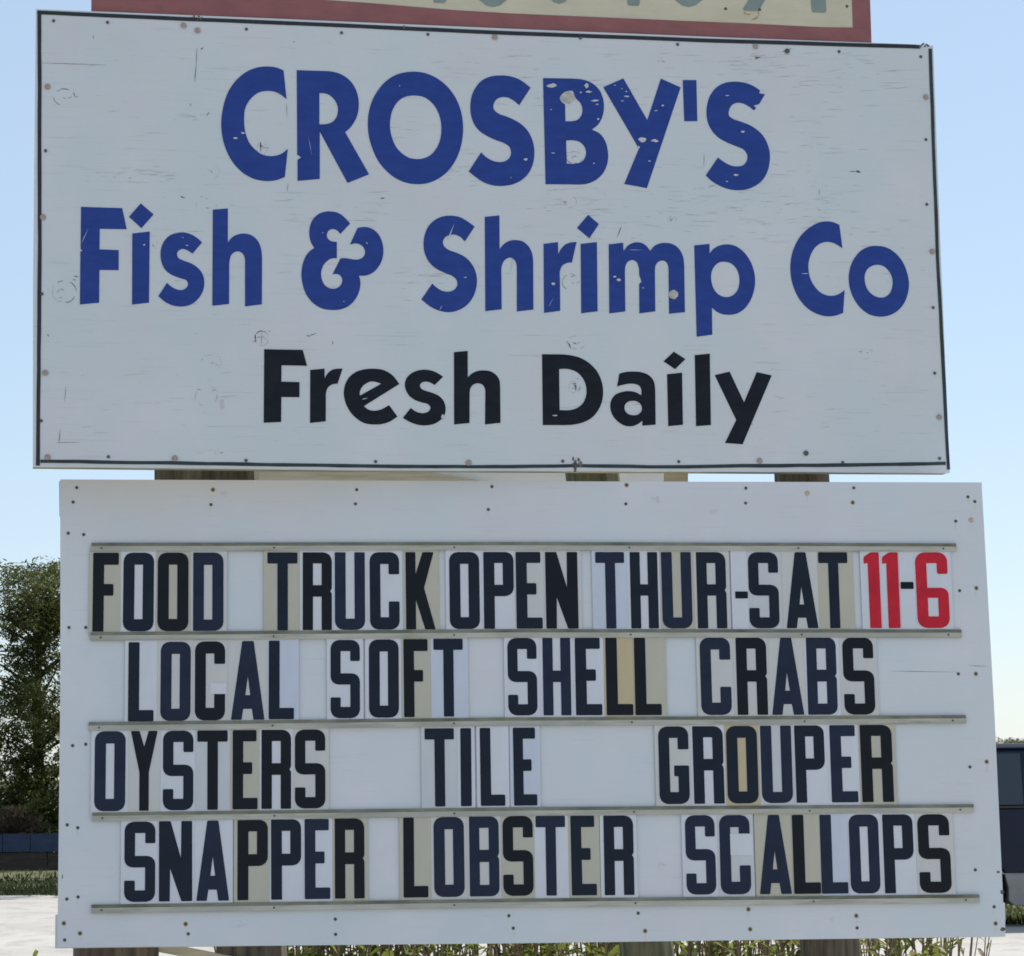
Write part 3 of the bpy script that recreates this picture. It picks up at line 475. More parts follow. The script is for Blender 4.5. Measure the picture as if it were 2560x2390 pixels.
# rails: back plate, middle rib, front plate; letters slot in above and below the rib
RAILS = [((228.6, 1369), (1280, 1366.5), (2389, 1370)), ((226.5, 1592), (1280, 1584.5), (2402, 1585)), ((222, 1817), (1280, 1805), (2413, 1799)), ((230.5, 2043), (1280, 2029.5), (2432.6, 2021.5)), ((228.6, 2273), (1280, 2258), (2447, 2247))]
RH = 0.0215
rail_uv = []
for i, pts in enumerate(RAILS):
    P = [uv(FR2, *p) for p in pts]; rail_uv.append(P)
    def sect(z0, z1, y0, y1, m):
        V = []
        for (u, v) in P: V += [(u, y0, v + z0), (u, y1, v + z0), (u, y1, v + z1), (u, y0, v + z1)]
        Fc = [(0, 1, 2, 3), (8, 11, 10, 9)]
        for k in (0, 4):
            Fc += [(k + j, k + (j + 1) % 4, k + 4 + (j + 1) % 4, k + 4 + j) for j in range(4)]
        m.add(V, Fc); return m
    body = sect(-RH / 2, RH / 2, -0.0025, -0.0002, MB())
    sect(-0.0015, 0.0015, -0.0062, -0.0026, body)
    sect(-RH / 2, RH / 2 - 0.0083, -0.0085, -0.0063, body)
    rail = body.build('rail', M['rail'], board)
    lip = sect(RH / 2 - 0.0081, RH / 2 + 0.0005, -0.0078, -0.0063, MB()).build('lip', M['rail_lip'], rail)
    for t in (0.012, 0.215, 0.43, 0.63, 0.82, 0.985):
        k = 0 if t < .5 else 1; s = t * 2 - k
        u = P[k][0] + (P[k + 1][0] - P[k][0]) * s; v = P[k][1] + (P[k + 1][1] - P[k][1]) * s
        o = bpy.data.objects.new('screw', SC['d']); C.objects.link(o); o.parent = rail; o.location = (u, -0.0085, v - 0.003); o.scale = (0.6, 0.7, 0.6)
def Z(ox, oy, L): return [(ox + x / 1.5531, oy + y / 1.5531, k) for x, y, k in L]
S2 = Z(0, 1160, [(298,92,'d'),(284,148,'d'),(827,100,'d'),(819,158,'d'),(1385,100,'d'),(1380,155,'s'),(1910,88,'s'),(1896,177,'s'),(265,269,'d'),(325,274,'d'),(268,635,'d'),(333,635,'d')])
S2 += Z(1280, 1160, [(445,82,'d'),(442,155,'d'),(908,94,'d'),(907,152,'s'),(1146,114,'r'),(1327,93,'s'),(1323,150,'d'),(1770,128,'d'),(1797,146,'d'),(1723,222,'d'),(1783,218,'r'),(1738,492,'d'),(1803,482,'d'),(1733,815,'d'),(1801,815,'d')])
S2 += Z(0, 1750, [(282,177,'d'),(333,172,'d'),(261,485,'d'),(302,496,'d'),(260,773,'d'),(303,765,'d'),(248,867,'d'),(311,906,'d'),(251,932,'d'),(721,870,'d'),(731,908,'d'),(1302,851,'d'),(1303,910,'d'),(1976,838,'d')])
S2 += Z(1280, 1750, [(1843,240,'d'),(1778,260,'d'),(1799,660,'d'),(5,886,'d'),(490,828,'d'),(517,897,'d'),(918,813,'d'),(925,890,'d'),(1337,838,'d'),(1340,885,'d'),(1872,803,'d'),(1878,868,'d')])
screws(FR2, board, S2, 0.0)
runs = MB(); rr_ = random.Random(31)
for x, y, k in S2:
    for j in range(rr_.choice((0, 1, 2))):
        sliver(runs, FR2, x + rr_.gauss(0, 1.5), y + 10 + rr_.uniform(0, 7), rr_.uniform(10, 26), rr_.uniform(1.2, 3), 1.57 + rr_.gauss(0, .05), x + j, (0.00005, 0.0003 + j * .0001))
tag(runs.build('rust_runs', M['run'], board), kind='stuff')
kb = MB()
for (x, y, rx, ry) in [(1888 / 1.5531 + 1280, 1750 + 668 / 1.5531, 5, 3), (1905 / 1.5531 + 1280, 1750 + 890 / 1.5531, 7, 5), (1903 / 1.5531 + 1280, 1750 + 745 / 1.5531, 6, 5), (156, 2192, 1.2, 8)]:
    flat(kb, FR2, blob(x, y, rx, ry, x), 0.0001, 0.0006)
for (x, y, L, w, a) in [(2310, 1679, 170, 1.1, .01), (2445, 1665, 50, 1.1, .03)]: sliver(kb, FR2, x, y, L, w, a, x)
tag(kb.build('splits', M['knot'], board), kind='stuff')
st = MB()
for (x, y, rx, ry) in [(1637, 1246, 15, 14), (1779, 1277, 17, 9), (1650, 2163, 12, 9), (560, 1234, 12, 7), (605, 2312, 8, 8), (2080, 2297, 8, 7)]:
    for k in range(5): flat(st, FR2, blob(x + random.gauss(0, rx * .4), y + random.gauss(0, ry * .4), rx * .45, ry * .4, x + k, 10, .5), 0.0001, 0.0004 + k * 2e-5)
tag(st.build('grey_stain', var_mat('board_stain', (0.58, 0.58, 0.60), (0.66, 0.66, 0.68), 60, (1, 1, 1), .8, 0), board), kind='stuff')

# glyphs of the changeable letters: (x, z, corner radius) in units of photo pixels, cap height 196
H = 196
GLY = {
 'O': [[(0,0,22),(77,0,22),(77,H,22),(0,H,22)], [(28,30,1),(28,166,1),(49,166,1),(49,30,1)]],
 'D': [[(0,0,2),(76,0,22),(76,H,22),(0,H,2)], [(27,28,1),(27,165,1),(48,165,1),(48,28,1)]],
 'F': [[(0,0,2),(28,0,2),(28,89,1),(52,89,3),(52,118,3),(28,118,1),(28,166,1),(65,166,3),(65,H,3),(0,H,3)]],
 'T': [[(25,0,2),(51,0,2),(51,168,1),(75,168,3),(75,H,3),(0,H,3),(0,168,3),(25,168,1)]],
 'R': [[(0,0,2),(26,0,2),(26,84,1),(48,84,1),(48,0,2),(74,0,2),(74,92,6),(70,98,1),(74,104,6),(74,H,22),(0,H,2)], [(26,113,1),(26,168,1),(48,168,1),(48,113,1)]],
 'U': [[(0,0,22),(75,0,22),(75,H,2),(49,H,2),(49,28,1),(27,28,1),(27,H,2),(0,H,2)]],
 'C': [[(0,0,22),(75,0,22),(75,71,3),(48,71,3),(48,31,1),(27,31,1),(27,166,1),(48,166,1),(48,140,3),(75,140,3),(75,H,22),(0,H,22)]],
 'K': [[(0,0,2),(25,0,2),(25,75,1),(48,0,2),(74,0,2),(46,105,2),(71,H,2),(43,H,2),(25,140,1),(25,H,2),(0,H,2)]],
 'P': [[(0,0,2),(27,0,2),(27,83,1),(75,83,22),(75,H,20),(0,H,2)], [(27,112,1),(27,168,1),(48,168,1),(48,112,1)]],
 'E': [[(0,0,3),(64,0,3),(64,28,3),(27,28,1),(27,87,1),(50,87,3),(50,116,3),(27,116,1),(27,168,1),(61,168,3),(61,H,3),(0,H,3)]],
 'N': [[(0,0,2),(26,0,2),(27,80,1),(54,0,2),(80,0,2),(80,H,2),(54,H,2),(53,105,1),(28,H,2),(0,H,2)]],
 'H': [[(0,0,2),(26,0,2),(26,84,1),(46,84,1),(46,0,2),(72,0,2),(72,H,2),(46,H,2),(46,113,1),(26,113,1),(26,H,2),(0,H,2)]],
 'S': [[(73,143,3),(49,143,3),(49,168,1),(25,168,1),(25,112,1),(73,112,20),(73,0,22),(0,0,22),(0,52,3),(25,52,3),(25,28,1),(49,28,1),(49,84,1),(0,84,20),(0,H,22),(73,H,22)]],
 'A': [[(0,0,2),(26,0,2),(30,27,1),(51,27,1),(55,0,2),(82,0,2),(55,H,3),(27,H,3)], [(35,61,1),(41,108,1),(47,61,1)]],
 'L': [[(0,0,3),(65,0,3),(65,28,3),(28,28,1),(28,H,3),(0,H,3)]],
 'B': [[(0,0,2),(73,0,20),(73,92,8),(69,98,1),(73,104,8),(73,H,20),(0,H,2)], [(25,28,1),(25,84,1),(48,84,1),(48,28,1)], [(25,114,1),(25,168,1),(48,168,1),(48,114,1)]],
 'Y': [[(22,0,2),(46,0,2),(46,94,2),(68,H,2),(45,H,2),(34,157,1),(22,H,2),(0,H,2),(22,94,2)]],
 'I': [[(0,0,3),(27,0,3),(27,H,3),(0,H,3)]],
 'G': [[(75,138,3),(48,138,3),(48,167,1),(27,167,1),(27,30,1),(48,30,1),(48,70,1),(38,70,2),(38,97,2),(75,97,3),(75,0,22),(0,0,22),(0,H,22),(75,H,22)]],
 '1': [[(9,0,2),(35,0,2),(35,H,3),(16,H,4),(0,184,5),(0,166,3),(9,168,1)]],
 '6': [[(78,140,5),(52,140,5),(52,168,1),(27,168,1),(27,104,1),(78,104,18),(78,0,24),(0,0,24),(0,H,24),(78,H,22)], [(27,30,1),(27,78,1),(52,78,1),(52,30,1)]],
 '-': [[(0,0,2),(32,0,2),(32,18,2),(0,18,2)]]}
def round_poly(P):
    out = []; n = len(P)
    for i in range(n):
        x, z, r = P[i]; p = Vector((x, z)); a = Vector(P[i - 1][:2]) - p; b = Vector(P[(i + 1) % n][:2]) - p
        r = min(r, a.length * .48, b.length * .48)
        if r < 1.5: out.append((x, z)); continue
        s, e = p + a.normalized() * r, p + b.normalized() * r
        k = 5 if r > 8 else 2
        for j in range(k + 1):
            t = j / k; q = s * (1 - t) ** 2 + p * 2 * t * (1 - t) + e * t * t
            if r > 8: q = q * .82 + (s * (1 - t) + e * t) * .18
            out.append((q.x, q.y))
    return out
K = 1.55312
def X0(*v): return [(a / K, b / K) for a, b in v]
def X1(*v): return [(1280 + a / K, 1280 + b / K) for a, b in v]
# rows: word list, letter x-extents in photo pixels, tints, inks, and the row's top and bottom lines
ROWS = [
 (['FOOD', 'TRUCK', 'OPEN', 'THUR-SAT', '11-6'],
  X0((360,460),(478,597),(612,732),(750,868),(1038,1155),(1175,1288),(1300,1417),(1436,1551),(1576,1690),(1745,1862),(1878,1995)) + X1((16,117),(131,256),(326,438),(460,567),(582,698),(718,832),(866,915),(919,1035),(1062,1185),(1193,1306),(1370,1430),(1441,1503),(1510,1560),(1570,1695)),
  'ycye ycccy ccee bcyecgey cccc'.split(), 'kbkn bknbk bbbk nbnbkbbb rrkr'.split(), [(230, 1382, 1579), (1300, 1380, 1571.5), (2380, 1381, 1570)]),
 (['LOCAL', 'SOFT', 'SHELL', 'CRABS'],
  X0((498,597),(623,740),(757,874),(897,1027),(1043,1141),(1283,1397),(1432,1548),(1568,1662),(1684,1798),(1972,2085)) + X1((120,228),(246,348),(365,468),(476,578),(732,850),(872,990),(1006,1130),(1145,1260),(1287,1406)),
  'ceeeb ccyb cccay eeece'.split(), 'bnknb bbkb bnbkk nknnk'.split(), [(350, 1605.6, 1803.6), (1300, 1595, 1788.5), (2100, 1593.7, 1786.6)]),
 (['OYSTERS', 'TILE', 'GROUPER'],
  X0((367,487),(508,612),(633,751),(766,884),(903,1000),(1015,1130),(1145,1263),(1650,1764),(1788,1830),(1865,1960),(1994,2084)) + X1((570,687),(704,822),(834,954),(967,1087),(1100,1215),(1237,1340),(1355,1478)),
  'ceceycy gebb eceeccy'.split().__class__(['cecgyce', 'gccb', 'ecagccy']), 'nkbkkkk bbbb bbbnbnk'.split(), [(270, 1828.3, 2028), (1200, 1820, 2015), (2100, 1813, 2006)]),
 (['SNAPPER', 'LOBSTER', 'SCALLOPS'],
  X0((483,603),(618,747),(763,890),(922,1040),(1053,1170),(1183,1282),(1300,1415),(1566,1662),(1685,1803),(1823,1938),(1953,2070)) + X1((93,208),(230,327),(357,472),(675,790),(807,925),(958,1082),(1091,1195),(1198,1301),(1311,1426),(1443,1560),(1579,1702)),
  ['cccyccy', 'yeeycyc', 'cgyybcce'], 'bbnkbnk knnknbb nnnknnbk'.split(), [(360, 2054, 2254.6), (1300, 2040, 2239.5), (2250, 2036, 2233)])]
TK = {'y': 'yellowed', 'c': 'clear', 'e': 'cream', 'b': 'bluish', 'g': 'greyed', 'a': 'amber'}
IK = {'k': 'black', 'b': 'blue-black', 'n': 'faded navy', 'r': 'red'}
ORD = ['first', 'second', 'third', 'fourth', 'fifth', 'sixth', 'seventh', 'eighth']
def interp(line, x, j):
    for a, b in zip(line, line[1:]):
        if x <= b[0] or b is line[-1]: return a[j] + (b[j] - a[j]) * (x - a[0]) / (b[0] - a[0])
def rail_z(i, u):
    P = rail_uv[i]; k = 0 if u < P[1][0] else 1
    return P[k][1] + (P[k + 1][1] - P[k][1]) * (u - P[k][0]) / (P[k + 1][0] - P[k][0])
tr = random.Random(21)
for ri, (words, xs, tints, inks, line) in enumerate(ROWS):
    i = 0; items = []
    for wi, w in enumerate(words):
        for ci, ch in enumerate(w): items.append((w, ci, ch, xs[i], TK[tints[wi][ci]], IK[inks[wi][ci]])); i += 1
    for i, (w, ci, ch, (xa, xb), tint, ink) in enumerate(items):
        if ink == 'red': tint = 'clear'
        xm = (xa + xb) / 2; yt, yb = interp(line, xm, 1), interp(line, xm, 2)
        ym = (yt + yb) / 2
        ua = uv(FR2, xa, ym, .006)[0]; ub = uv(FR2, xb, ym, .006)[0]; vt = uv(FR2, xm, yt, .006)[1]; vb = uv(FR2, xm, yb, .006)[1]
        mL, mR = 9.0, 9.0 if ch not in 'LT' else 13.0
        if i: mL = min(mL, (xa - items[i - 1][3][1]) / 2 - 0.15)
        if i + 1 < len(items): mR = min(mR, (items[i + 1][3][0] - xb) / 2 - 0.15)
        mL, mR = max(mL, -6), max(mR, -6)
        pa = uv(FR2, xa - mL, ym, .005)[0]; pb = uv(FR2, xb + mR, ym, .005)[0]
        um = (ua + ub) / 2
        z0 = rail_z(ri + 1, um) + 0.0018; z1 = rail_z(ri, um) - 0.0045
        base = Vector((um, 0, z0))
        depth = 0.0032 + 0.0003 * (i % 2)
        pn = MB().prism([[(pa - um, 0), (pb - um, 0), (pb - um, z1 - z0), (pa - um, z1 - z0)]], -0.0019, 0.0).build('letter_tile', TMAT[tint])
        tilt = tr.gauss(0, 0.0018)
        pn.matrix_world = FR2 @ Matrix.Translation(base + Vector((0, -depth, 0)))
        hgt = vt - vb; sc = hgt / H
        if ch == '-':
            dy = {'THUR-SAT': (495, 522), '11-6': (458, 485)}[w]
            vt = uv(FR2, xm, 1160 + dy[0] / K, .006)[1]; vb = uv(FR2, xm, 1160 + dy[1] / K, .006)[1]; sc = (vt - vb) / 18
        gl = GLY[ch]; gw = max(p[0] for p in gl[0]); sx = (ub - ua) / gw
        loops = [[(ua - um + x * sx + z * sc * tilt, vb - z0 + z * sc) for x, z in round_poly(L)] for L in gl]
        MB().prism(loops, -0.0030, -0.00195).build('letter', IMAT[ink], pn)
        if ch == 'C' and w in ('LOCAL', 'SCALLOPS'):       # white tape hiding the bar of a G
            y0, y1, x0, x1 = (1708, 1735, xa + 38, xb + 4) if w == 'LOCAL' else (2084, 2138, xa + 27, xb + 6)
            a0 = uv(FR2, x0, y1, .006); a1 = uv(FR2, x1, y0, .006)
            MB().prism([[(a0[0] - um, a0[1] - z0), (a1[0] - um, a0[1] - z0), (a1[0] - um, a1[1] - z0), (a0[0] - um, a1[1] - z0)]], -0.0034, -0.0020).build('tape_patch', TMAT['clear'], pn)
        sname = {'yellowed': 'yellowed', 'clear': 'clear', 'cream': 'off-white', 'bluish': 'bluish', 'greyed': 'greyish', 'amber': 'amber'}[tint]
        if ch == '-': lab = 'black dash tile between %s on the letter board' % ('THUR and SAT' if w != '11-6' else 'red 11 and red 6')
        elif w == '11-6': lab = {0: 'red numeral 1 tile following the word SAT', 1: 'red numeral 1 tile just before a dash', 3: 'red numeral 6 tile ending the row of FOOD TRUCK'}[ci]
        else:
            wl = w; k = ci
            if w == 'THUR-SAT': wl, k = ('THUR', ci) if ci < 4 else ('SAT', ci - 5)
            lab = '%s plastic tile with dark letter %s, %s letter of %s' % (sname, ch, ORD[k], wl)
        tag(pn, lab, 'letter tile', 'changeable letter tiles on the message board')

# ------------------------------------------------------------------ sign above, only its lower edge in the picture
FR3 = FR1 @ Matrix.Translation((0, 0.012, 0))
top = root('phone_number_sign', FR3, 'cream sign with maroon border and grey-green numerals above the white sign', 'sign')
pl = [uv(FR3, *p) for p in [(228.5, 25), (2178.5, 103.5)]]
x0, x1 = pl[0][0], pl[1][0]
zb0 = max(v for u, v in outline) ; zb = 0.600
def topz(u):      # upper edge of the white sign at u
    a = uv(FR1, 90, 22.5); b = uv(FR1, 2332.8, 112.7); return a[1] + (b[1] - a[1]) * (u - a[0]) / (b[0] - a[0])
HT = 0.62
mz = lambda u, dz: topz(u) + dz
P = [(x0, mz(x0, .001)), (x1, mz(x1, .001)), (x1, mz(x1, HT)), (x0, mz(x0, HT))]
MB().prism([P], 0.0, 0.018).build('panel', M['cream'], top)
def band(pts, seed):
    MB().prism([pts], -0.0012, -0.0002).build('border_band', M['maroon'], top)
br = random.Random(9)
bh = [(215 , 30), (700, -8), (927, 8), (1130, 25), (1280, 34), (1470, 42), (1700, 52), (1850, 58), (2050, 68), (2128, 69)]
up = [uv(FR3, x, y) for x, y in bh[1:]]
up = [(x0, up[0][1] + 0.045), (x0 + 0.06, up[0][1] + 0.03)] + up
ix1 = uv(FR3, 2131, 40)[0]
band([(x0, P[0][1] + .0005), (x1, P[1][1] + .0005), (x1, up[-1][1] - .001), (ix1, up[-1][1])] + up[::-1], 1)
band([(ix1, up[-1][1] + .0004), (x1, up[-1][1] - .0004), (x1, P[2][1] - .0905), (ix1, P[2][1] - .0905)], 2)
band([(x0, up[0][1] + .0004), (x0 + .075, up[0][1] - .012), (x0 + .075, P[3][1] - .0905), (x0, P[3][1] - .0905)], 3)
band([(x0, P[3][1] - .09), (x1, P[2][1] - .09), (x1, P[2][1]), (x0, P[3][1])], 4)
def numeral(loops):
    MB().prism([[uv(FR3, *p) for p in l] for l in loops], -0.0011, -0.0002).build('numeral', M['greygreen'], top)
for xa, xb, yb, sl in [(1083, 1115, 7, 14), (1568, 1599, 14, 0), (1857, 1899, 27, 24), (2029, 2066, 31, -3)]:
    numeral([[(xa, yb - 4), (xa + 4, yb), (xb - 4, yb + 1), (xb, yb - 4), (xb + sl * 6, yb - 250), (xa + sl * 6, yb - 250)]])
for xa, xb, yb in [(1165, 1300, 18), (1345, 1450, 10), (1655, 1788, 18)]:
    cx = (xa + xb) / 2; rx = (xb - xa) / 2; ry = 130; cy = yb - ry
    ov = lambda k: [(cx + rx * k * math.cos(t * math.pi / 12), cy + (ry - 36 * (1 - k) / .45) * math.sin(t * math.pi / 12)) for t in range(24)]
    numeral([ov(1.0), ov(0.55)])
rs = MB(); arc(rs, FR3, 1880, 33, 17, 16, -.5, 1.7, 5, 3); arc(rs, FR3, 1872, 30, 12, 6, 1.2, 3.3, 4, 5); rs.build('rust_run', M['orange_rust'], top)
screws(FR3, top, [(2117, 16, 's'), (1814, 22, 's'), (1899, 24, 's')], 0.0)

# ------------------------------------------------------------------ timber that carries the boards
def post(bx0, bx1, gx0, gx1, Y, top_z, mat, label, group=None, square=False, seed=0, by=2370, gy=1190):
    a0, a1 = at(bx0, by, Y), at(bx1, by, Y); b0, b1 = at(gx0, gy, Y), at(gx1, gy, Y)
    ra, rb = (a1.x - a0.x) / 2, (b1.x - b0.x) / 2
    ca, cb = (a0 + a1) / 2, (b0 + b1) / 2
    r = random.Random(seed)
    f = lambda z: (z - ca.z) / (cb.z - ca.z)
    pos = lambda z: Vector((ca.x + (cb.x - ca.x) * f(z), Y, z)); rad_ = lambda z: max(.05, ra + (rb - ra) * f(z))
    base = pos(0); e = empty('timber_post', (base.x, base.y, 0)); tag(e, label, 'post', group)
    n = 4 if square else 18; m = MB(); V = []; Fc = []; zs = [-0.05] + [top_z * k / 8 for k in range(1, 9)]
    for z in zs:
        p = pos(z) - base; R = rad_(z) * (1.414 if square else 1)
        for k in range(n):
            w = 2 * math.pi * (k + (.5 if square else 0)) / n; j = 1 if square else 1 + 0.035 * math.sin(k * 2.1 + seed) + r.uniform(-.012, .012)
            V.append((p.x + R * j * math.cos(w), p.y + R * j * math.sin(w), z))
    for i in range(len(zs) - 1):
        for k in range(n): Fc.append((i * n + k, i * n + (k + 1) % n, (i + 1) * n + (k + 1) % n, (i + 1) * n + k))
    Fc.append(tuple((len(zs) - 1) * n + k for k in range(n)))
    m.add(V, Fc).build('shaft', mat, e)
    # end grain cap
    p = pos(top_z) - base; R = rad_(top_z) * (1.42 if square else 1.0)
    m2 = MB().add([(p.x + R * .97 * math.cos(2 * math.pi * (k + (.5 if square else 0)) / n), p.y + R * .97 * math.sin(2 * math.pi * (k + (.5 if square else 0)) / n), top_z + z) for z in (0.001, .006) for k in range(n)],
        [tuple(n + k for k in range(n))] + [(k, (k + 1) % n, n + (k + 1) % n, n + k) for k in range(n)])
    m2.build('end_grain', M['plank'], e)
    return e
YB = 7.62
post(549, 710, 500, 642, YB - .02, 3.95, M['post'], 'dark square timber post behind the left half of the boards', square=True, seed=1)
post(1550, 1681, 1416, 1547, YB - .08, 3.9, M['post_green'], 'leaning mossy round post behind the middle of the boards', seed=2)
post(2001, 2148, 1936, 2072, YB - .02, 3.9, M['post'], 'dark round post behind the right half of the boards', seed=3)
# short pile and brace at the foot
pa, pb = at(184, 2380, 7.45), at(398, 2380, 7.45)
e = empty('timber_pile', ((pa.x + pb.x) / 2, 7.45, 0)); tag(e, 'thick brown timber pile under the left corner of the letter board', 'pile')
m = MB(); w = (pb.x - pa.x) / 2
V = []; n = 20
for z, k in ((-.05, 1.02), (.4, 1.0), (.9, 1.0), (1.245, .99), (1.26, .94)):
    for i in range(n): V.append((w * k * (1 + .02 * math.sin(i * 3.3)) * math.cos(2 * math.pi * i / n), w * k * math.sin(2 * math.pi * i / n), z))
Fc = [(r_ * n + i, r_ * n + (i + 1) % n, (r_ + 1) * n + (i + 1) % n, (r_ + 1) * n + i) for r_ in range(4) for i in range(n)] + [tuple(4 * n + i for i in range(n))]
m.add(V, Fc).build('shaft', var_mat('brown_pile', (0.055, 0.040, 0.026), (0.16, 0.115, 0.075), 5, (8, 8, .8), .9, .7, .006), e)
MB().tube([(0, 0, .985), (0, 0, 1.03)], [w * 1.03, w * 1.03], 20, cap=False).build('iron_band', M['screw_small'], e)
# brace from the pile down to the square post
g0, g1 = at(392, 2366, 7.5), at(545, 2396, 7.5)
e = empty('brace_plank', (g0.x, 7.5, g0.z)); tag(e, 'thin tan brace plank sloping from brown pile to square post', 'plank')
d = g1 - g0; ex = d.normalized(); L = 0.55; nz = Vector((-ex.z, 0, ex.x))
V = []
for s in (-0.02, L):
    for a, b in ((-.012, -.02), (-.012, .02), (.012, .02), (.012, -.02)): V.append(ex * s + nz * a + Vector((0, b, 0)))
MB().add(V, [(0, 1, 2, 3), (7, 6, 5, 4), (0, 4, 5, 1), (1, 5, 6, 2), (2, 6, 7, 3), (3, 7, 4, 0)]).build('plank', M['plank'], e)
# timber seen through the slot between the boards
def slot_piece(name, label, cat, pts, Y, th, mat):
    P = [at(x, y, Y) for x, y in pts]; c = sum(P, Vector()) / len(P); zmin = min(p.z for p in P)
    e = empty(name, (c.x, Y, zmin)); tag(e, label, cat)
    MB().prism([[(p.x - c.x, p.z - zmin) for p in P]], 0, th).build('plank', mat, e)
    return e
slot_piece('timber_cleat', 'dark wide cleat joining the two boards beside the square post', 'cleat', [(386, 1260), (500, 1260), (500, 1080), (386, 1080)], 7.42, .09, M['post'])
slot_piece('cross_plank', 'tan plank with a tapered end seen between the two boards', 'plank', [(615, 1290), (1330, 1290), (1197, 1201), (1063, 1178), (900, 1150), (615, 1140)], 9.55, .04, M['plank'])
slot_piece('timber_cleat', 'short grey-tan cleat between the two boards near the middle post', 'cleat', [(1662, 1265), (1720, 1265), (1720, 1080), (1662, 1080)], 7.50, .05, M['plank'])
rb = slot_piece('rear_plank', 'white painted plank on rear posts seen between the boards', 'plank', [(640, 1290), (1662, 1290), (1662, 1040), (640, 1040)], 9.595, .018, M['rear_paint'])
for (xa, xb) in ((760, 800), (1500, 1540)):
    P = [at(x, y, 9.62) for x, y in ((xa, 2390), (xb, 2390), (xb, 880), (xa, 880))]; o = rb.location
    MB().box(P[0].x - o.x, P[1].x - o.x, .0185, .09, -o.z - .02, P[2].z - o.z).build('post', M['post'], rb)

# ------------------------------------------------------------------ foliage materials
def leaf_mat(name, a, b, trans=0.35, scale=1.3, rough=0.55):
    m, n, p = new_mat(name)
    f = noise(n, scale, 4, 0.6, coords(n))
    oi = n.nodes.new('ShaderNodeNewGeometry')
    mx = n.nodes.new('ShaderNodeMath'); mx.operation = 'MULTIPLY_ADD'; mx.inputs[1].default_value = 0.45; mx.inputs[2].default_value = -0.22
    n.links.new(oi.outputs['Random Per Island'], mx.inputs[0])
    ad = n.nodes.new('ShaderNodeMath'); ad.operation = 'ADD'; n.links.new(f, ad.inputs[0]); n.links.new(mx.outputs[0], ad.inputs[1])
    c = ramp(n, ad.outputs[0], [(0.25, a), (0.75, b)])
    n.links.new(c, p.inputs['Base Color']); p.inputs['Roughness'].default_value = rough; p.inputs['Specular IOR Level'].default_value = 0.3
    t = n.nodes.new('ShaderNodeBsdfTranslucent'); n.links.new(c, t.inputs[0])
    mix = n.nodes.new('ShaderNodeMixShader'); mix.inputs[0].default_value = trans
    out = n.nodes['Material Output']
    n.links.new(p.outputs[0], mix.inputs[1]); n.links.new(t.outputs[0], mix.inputs[2]); n.links.new(mix.outputs[0], out.inputs[0])
    return m
M['juniper'] = leaf_mat('juniper_foliage', (0.045, 0.062, 0.018), (0.165, 0.175, 0.052), 0.55)
M['shrub'] = leaf_mat('shrub_foliage', (0.05, 0.075, 0.02), (0.14, 0.17, 0.05), 0.35)
M['weed'] = leaf_mat('weed_leaf', (0.09, 0.12, 0.02), (0.28, 0.30, 0.07), 0.55, 9)
M['weed_dry'] = leaf_mat('weed_leaf_dry', (0.16, 0.15, 0.05), (0.34, 0.28, 0.13), 0.5, 9)
M['dry'] = leaf_mat('dry_twigs', (0.14, 0.11, 0.085), (0.25, 0.20, 0.15), 0.15, 4)
M['grass'] = leaf_mat('grass_blades', (0.045, 0.06, 0.02), (0.13, 0.14, 0.05), 0.4, 0.7)
M['bark'] = var_mat('bark', (0.030, 0.024, 0.018), (0.095, 0.078, 0.06), 5, (6, 6, 1), 0.95, 0.8, 0.02)
M['stem'] = var_mat('weed_stem', (0.12, 0.08, 0.055), (0.27, 0.20, 0.13), 20, (1, 1, 1), 0.8, 0)

def leaves(name, centers, mat, parent, L=(0.05, 0.10), W=(0.02, 0.04), droop=0.5, seed=0, shear=None):
    """many small pointed leaves (two triangles each) at given points; one mesh"""
    g = np.random.default_rng(seed); P = np.asarray(centers, float); n = len(P)
    d = g.normal(size=(n, 3)); d[:, 2] = d[:, 2] * 0.6 - droop; d /= np.linalg.norm(d, axis=1)[:, None]
    s = np.cross(d, g.normal(size=(n, 3))); s /= np.linalg.norm(s, axis=1)[:, None] + 1e-9
    l = g.uniform(*L, size=(n, 1)); w = g.uniform(*W, size=(n, 1))
    V = np.stack([P, P + d * l * .45 + s * w, P + d * l, P + d * l * .45 - s * w], 1).reshape(-1, 3)
    me = bpy.data.meshes.new(name); me.vertices.add(4 * n); me.vertices.foreach_set('co', V.ravel())
    me.loops.add(4 * n); me.loops.foreach_set('vertex_index', np.arange(4 * n, dtype=np.int32))
    me.polygons.add(n); me.polygons.foreach_set('loop_start', np.arange(0, 4 * n, 4, dtype=np.int32)); me.polygons.foreach_set('loop_total', np.full(n, 4, dtype=np.int32))
    me.update(calc_edges=True); me.validate()
    return link(name, me, mat, parent)

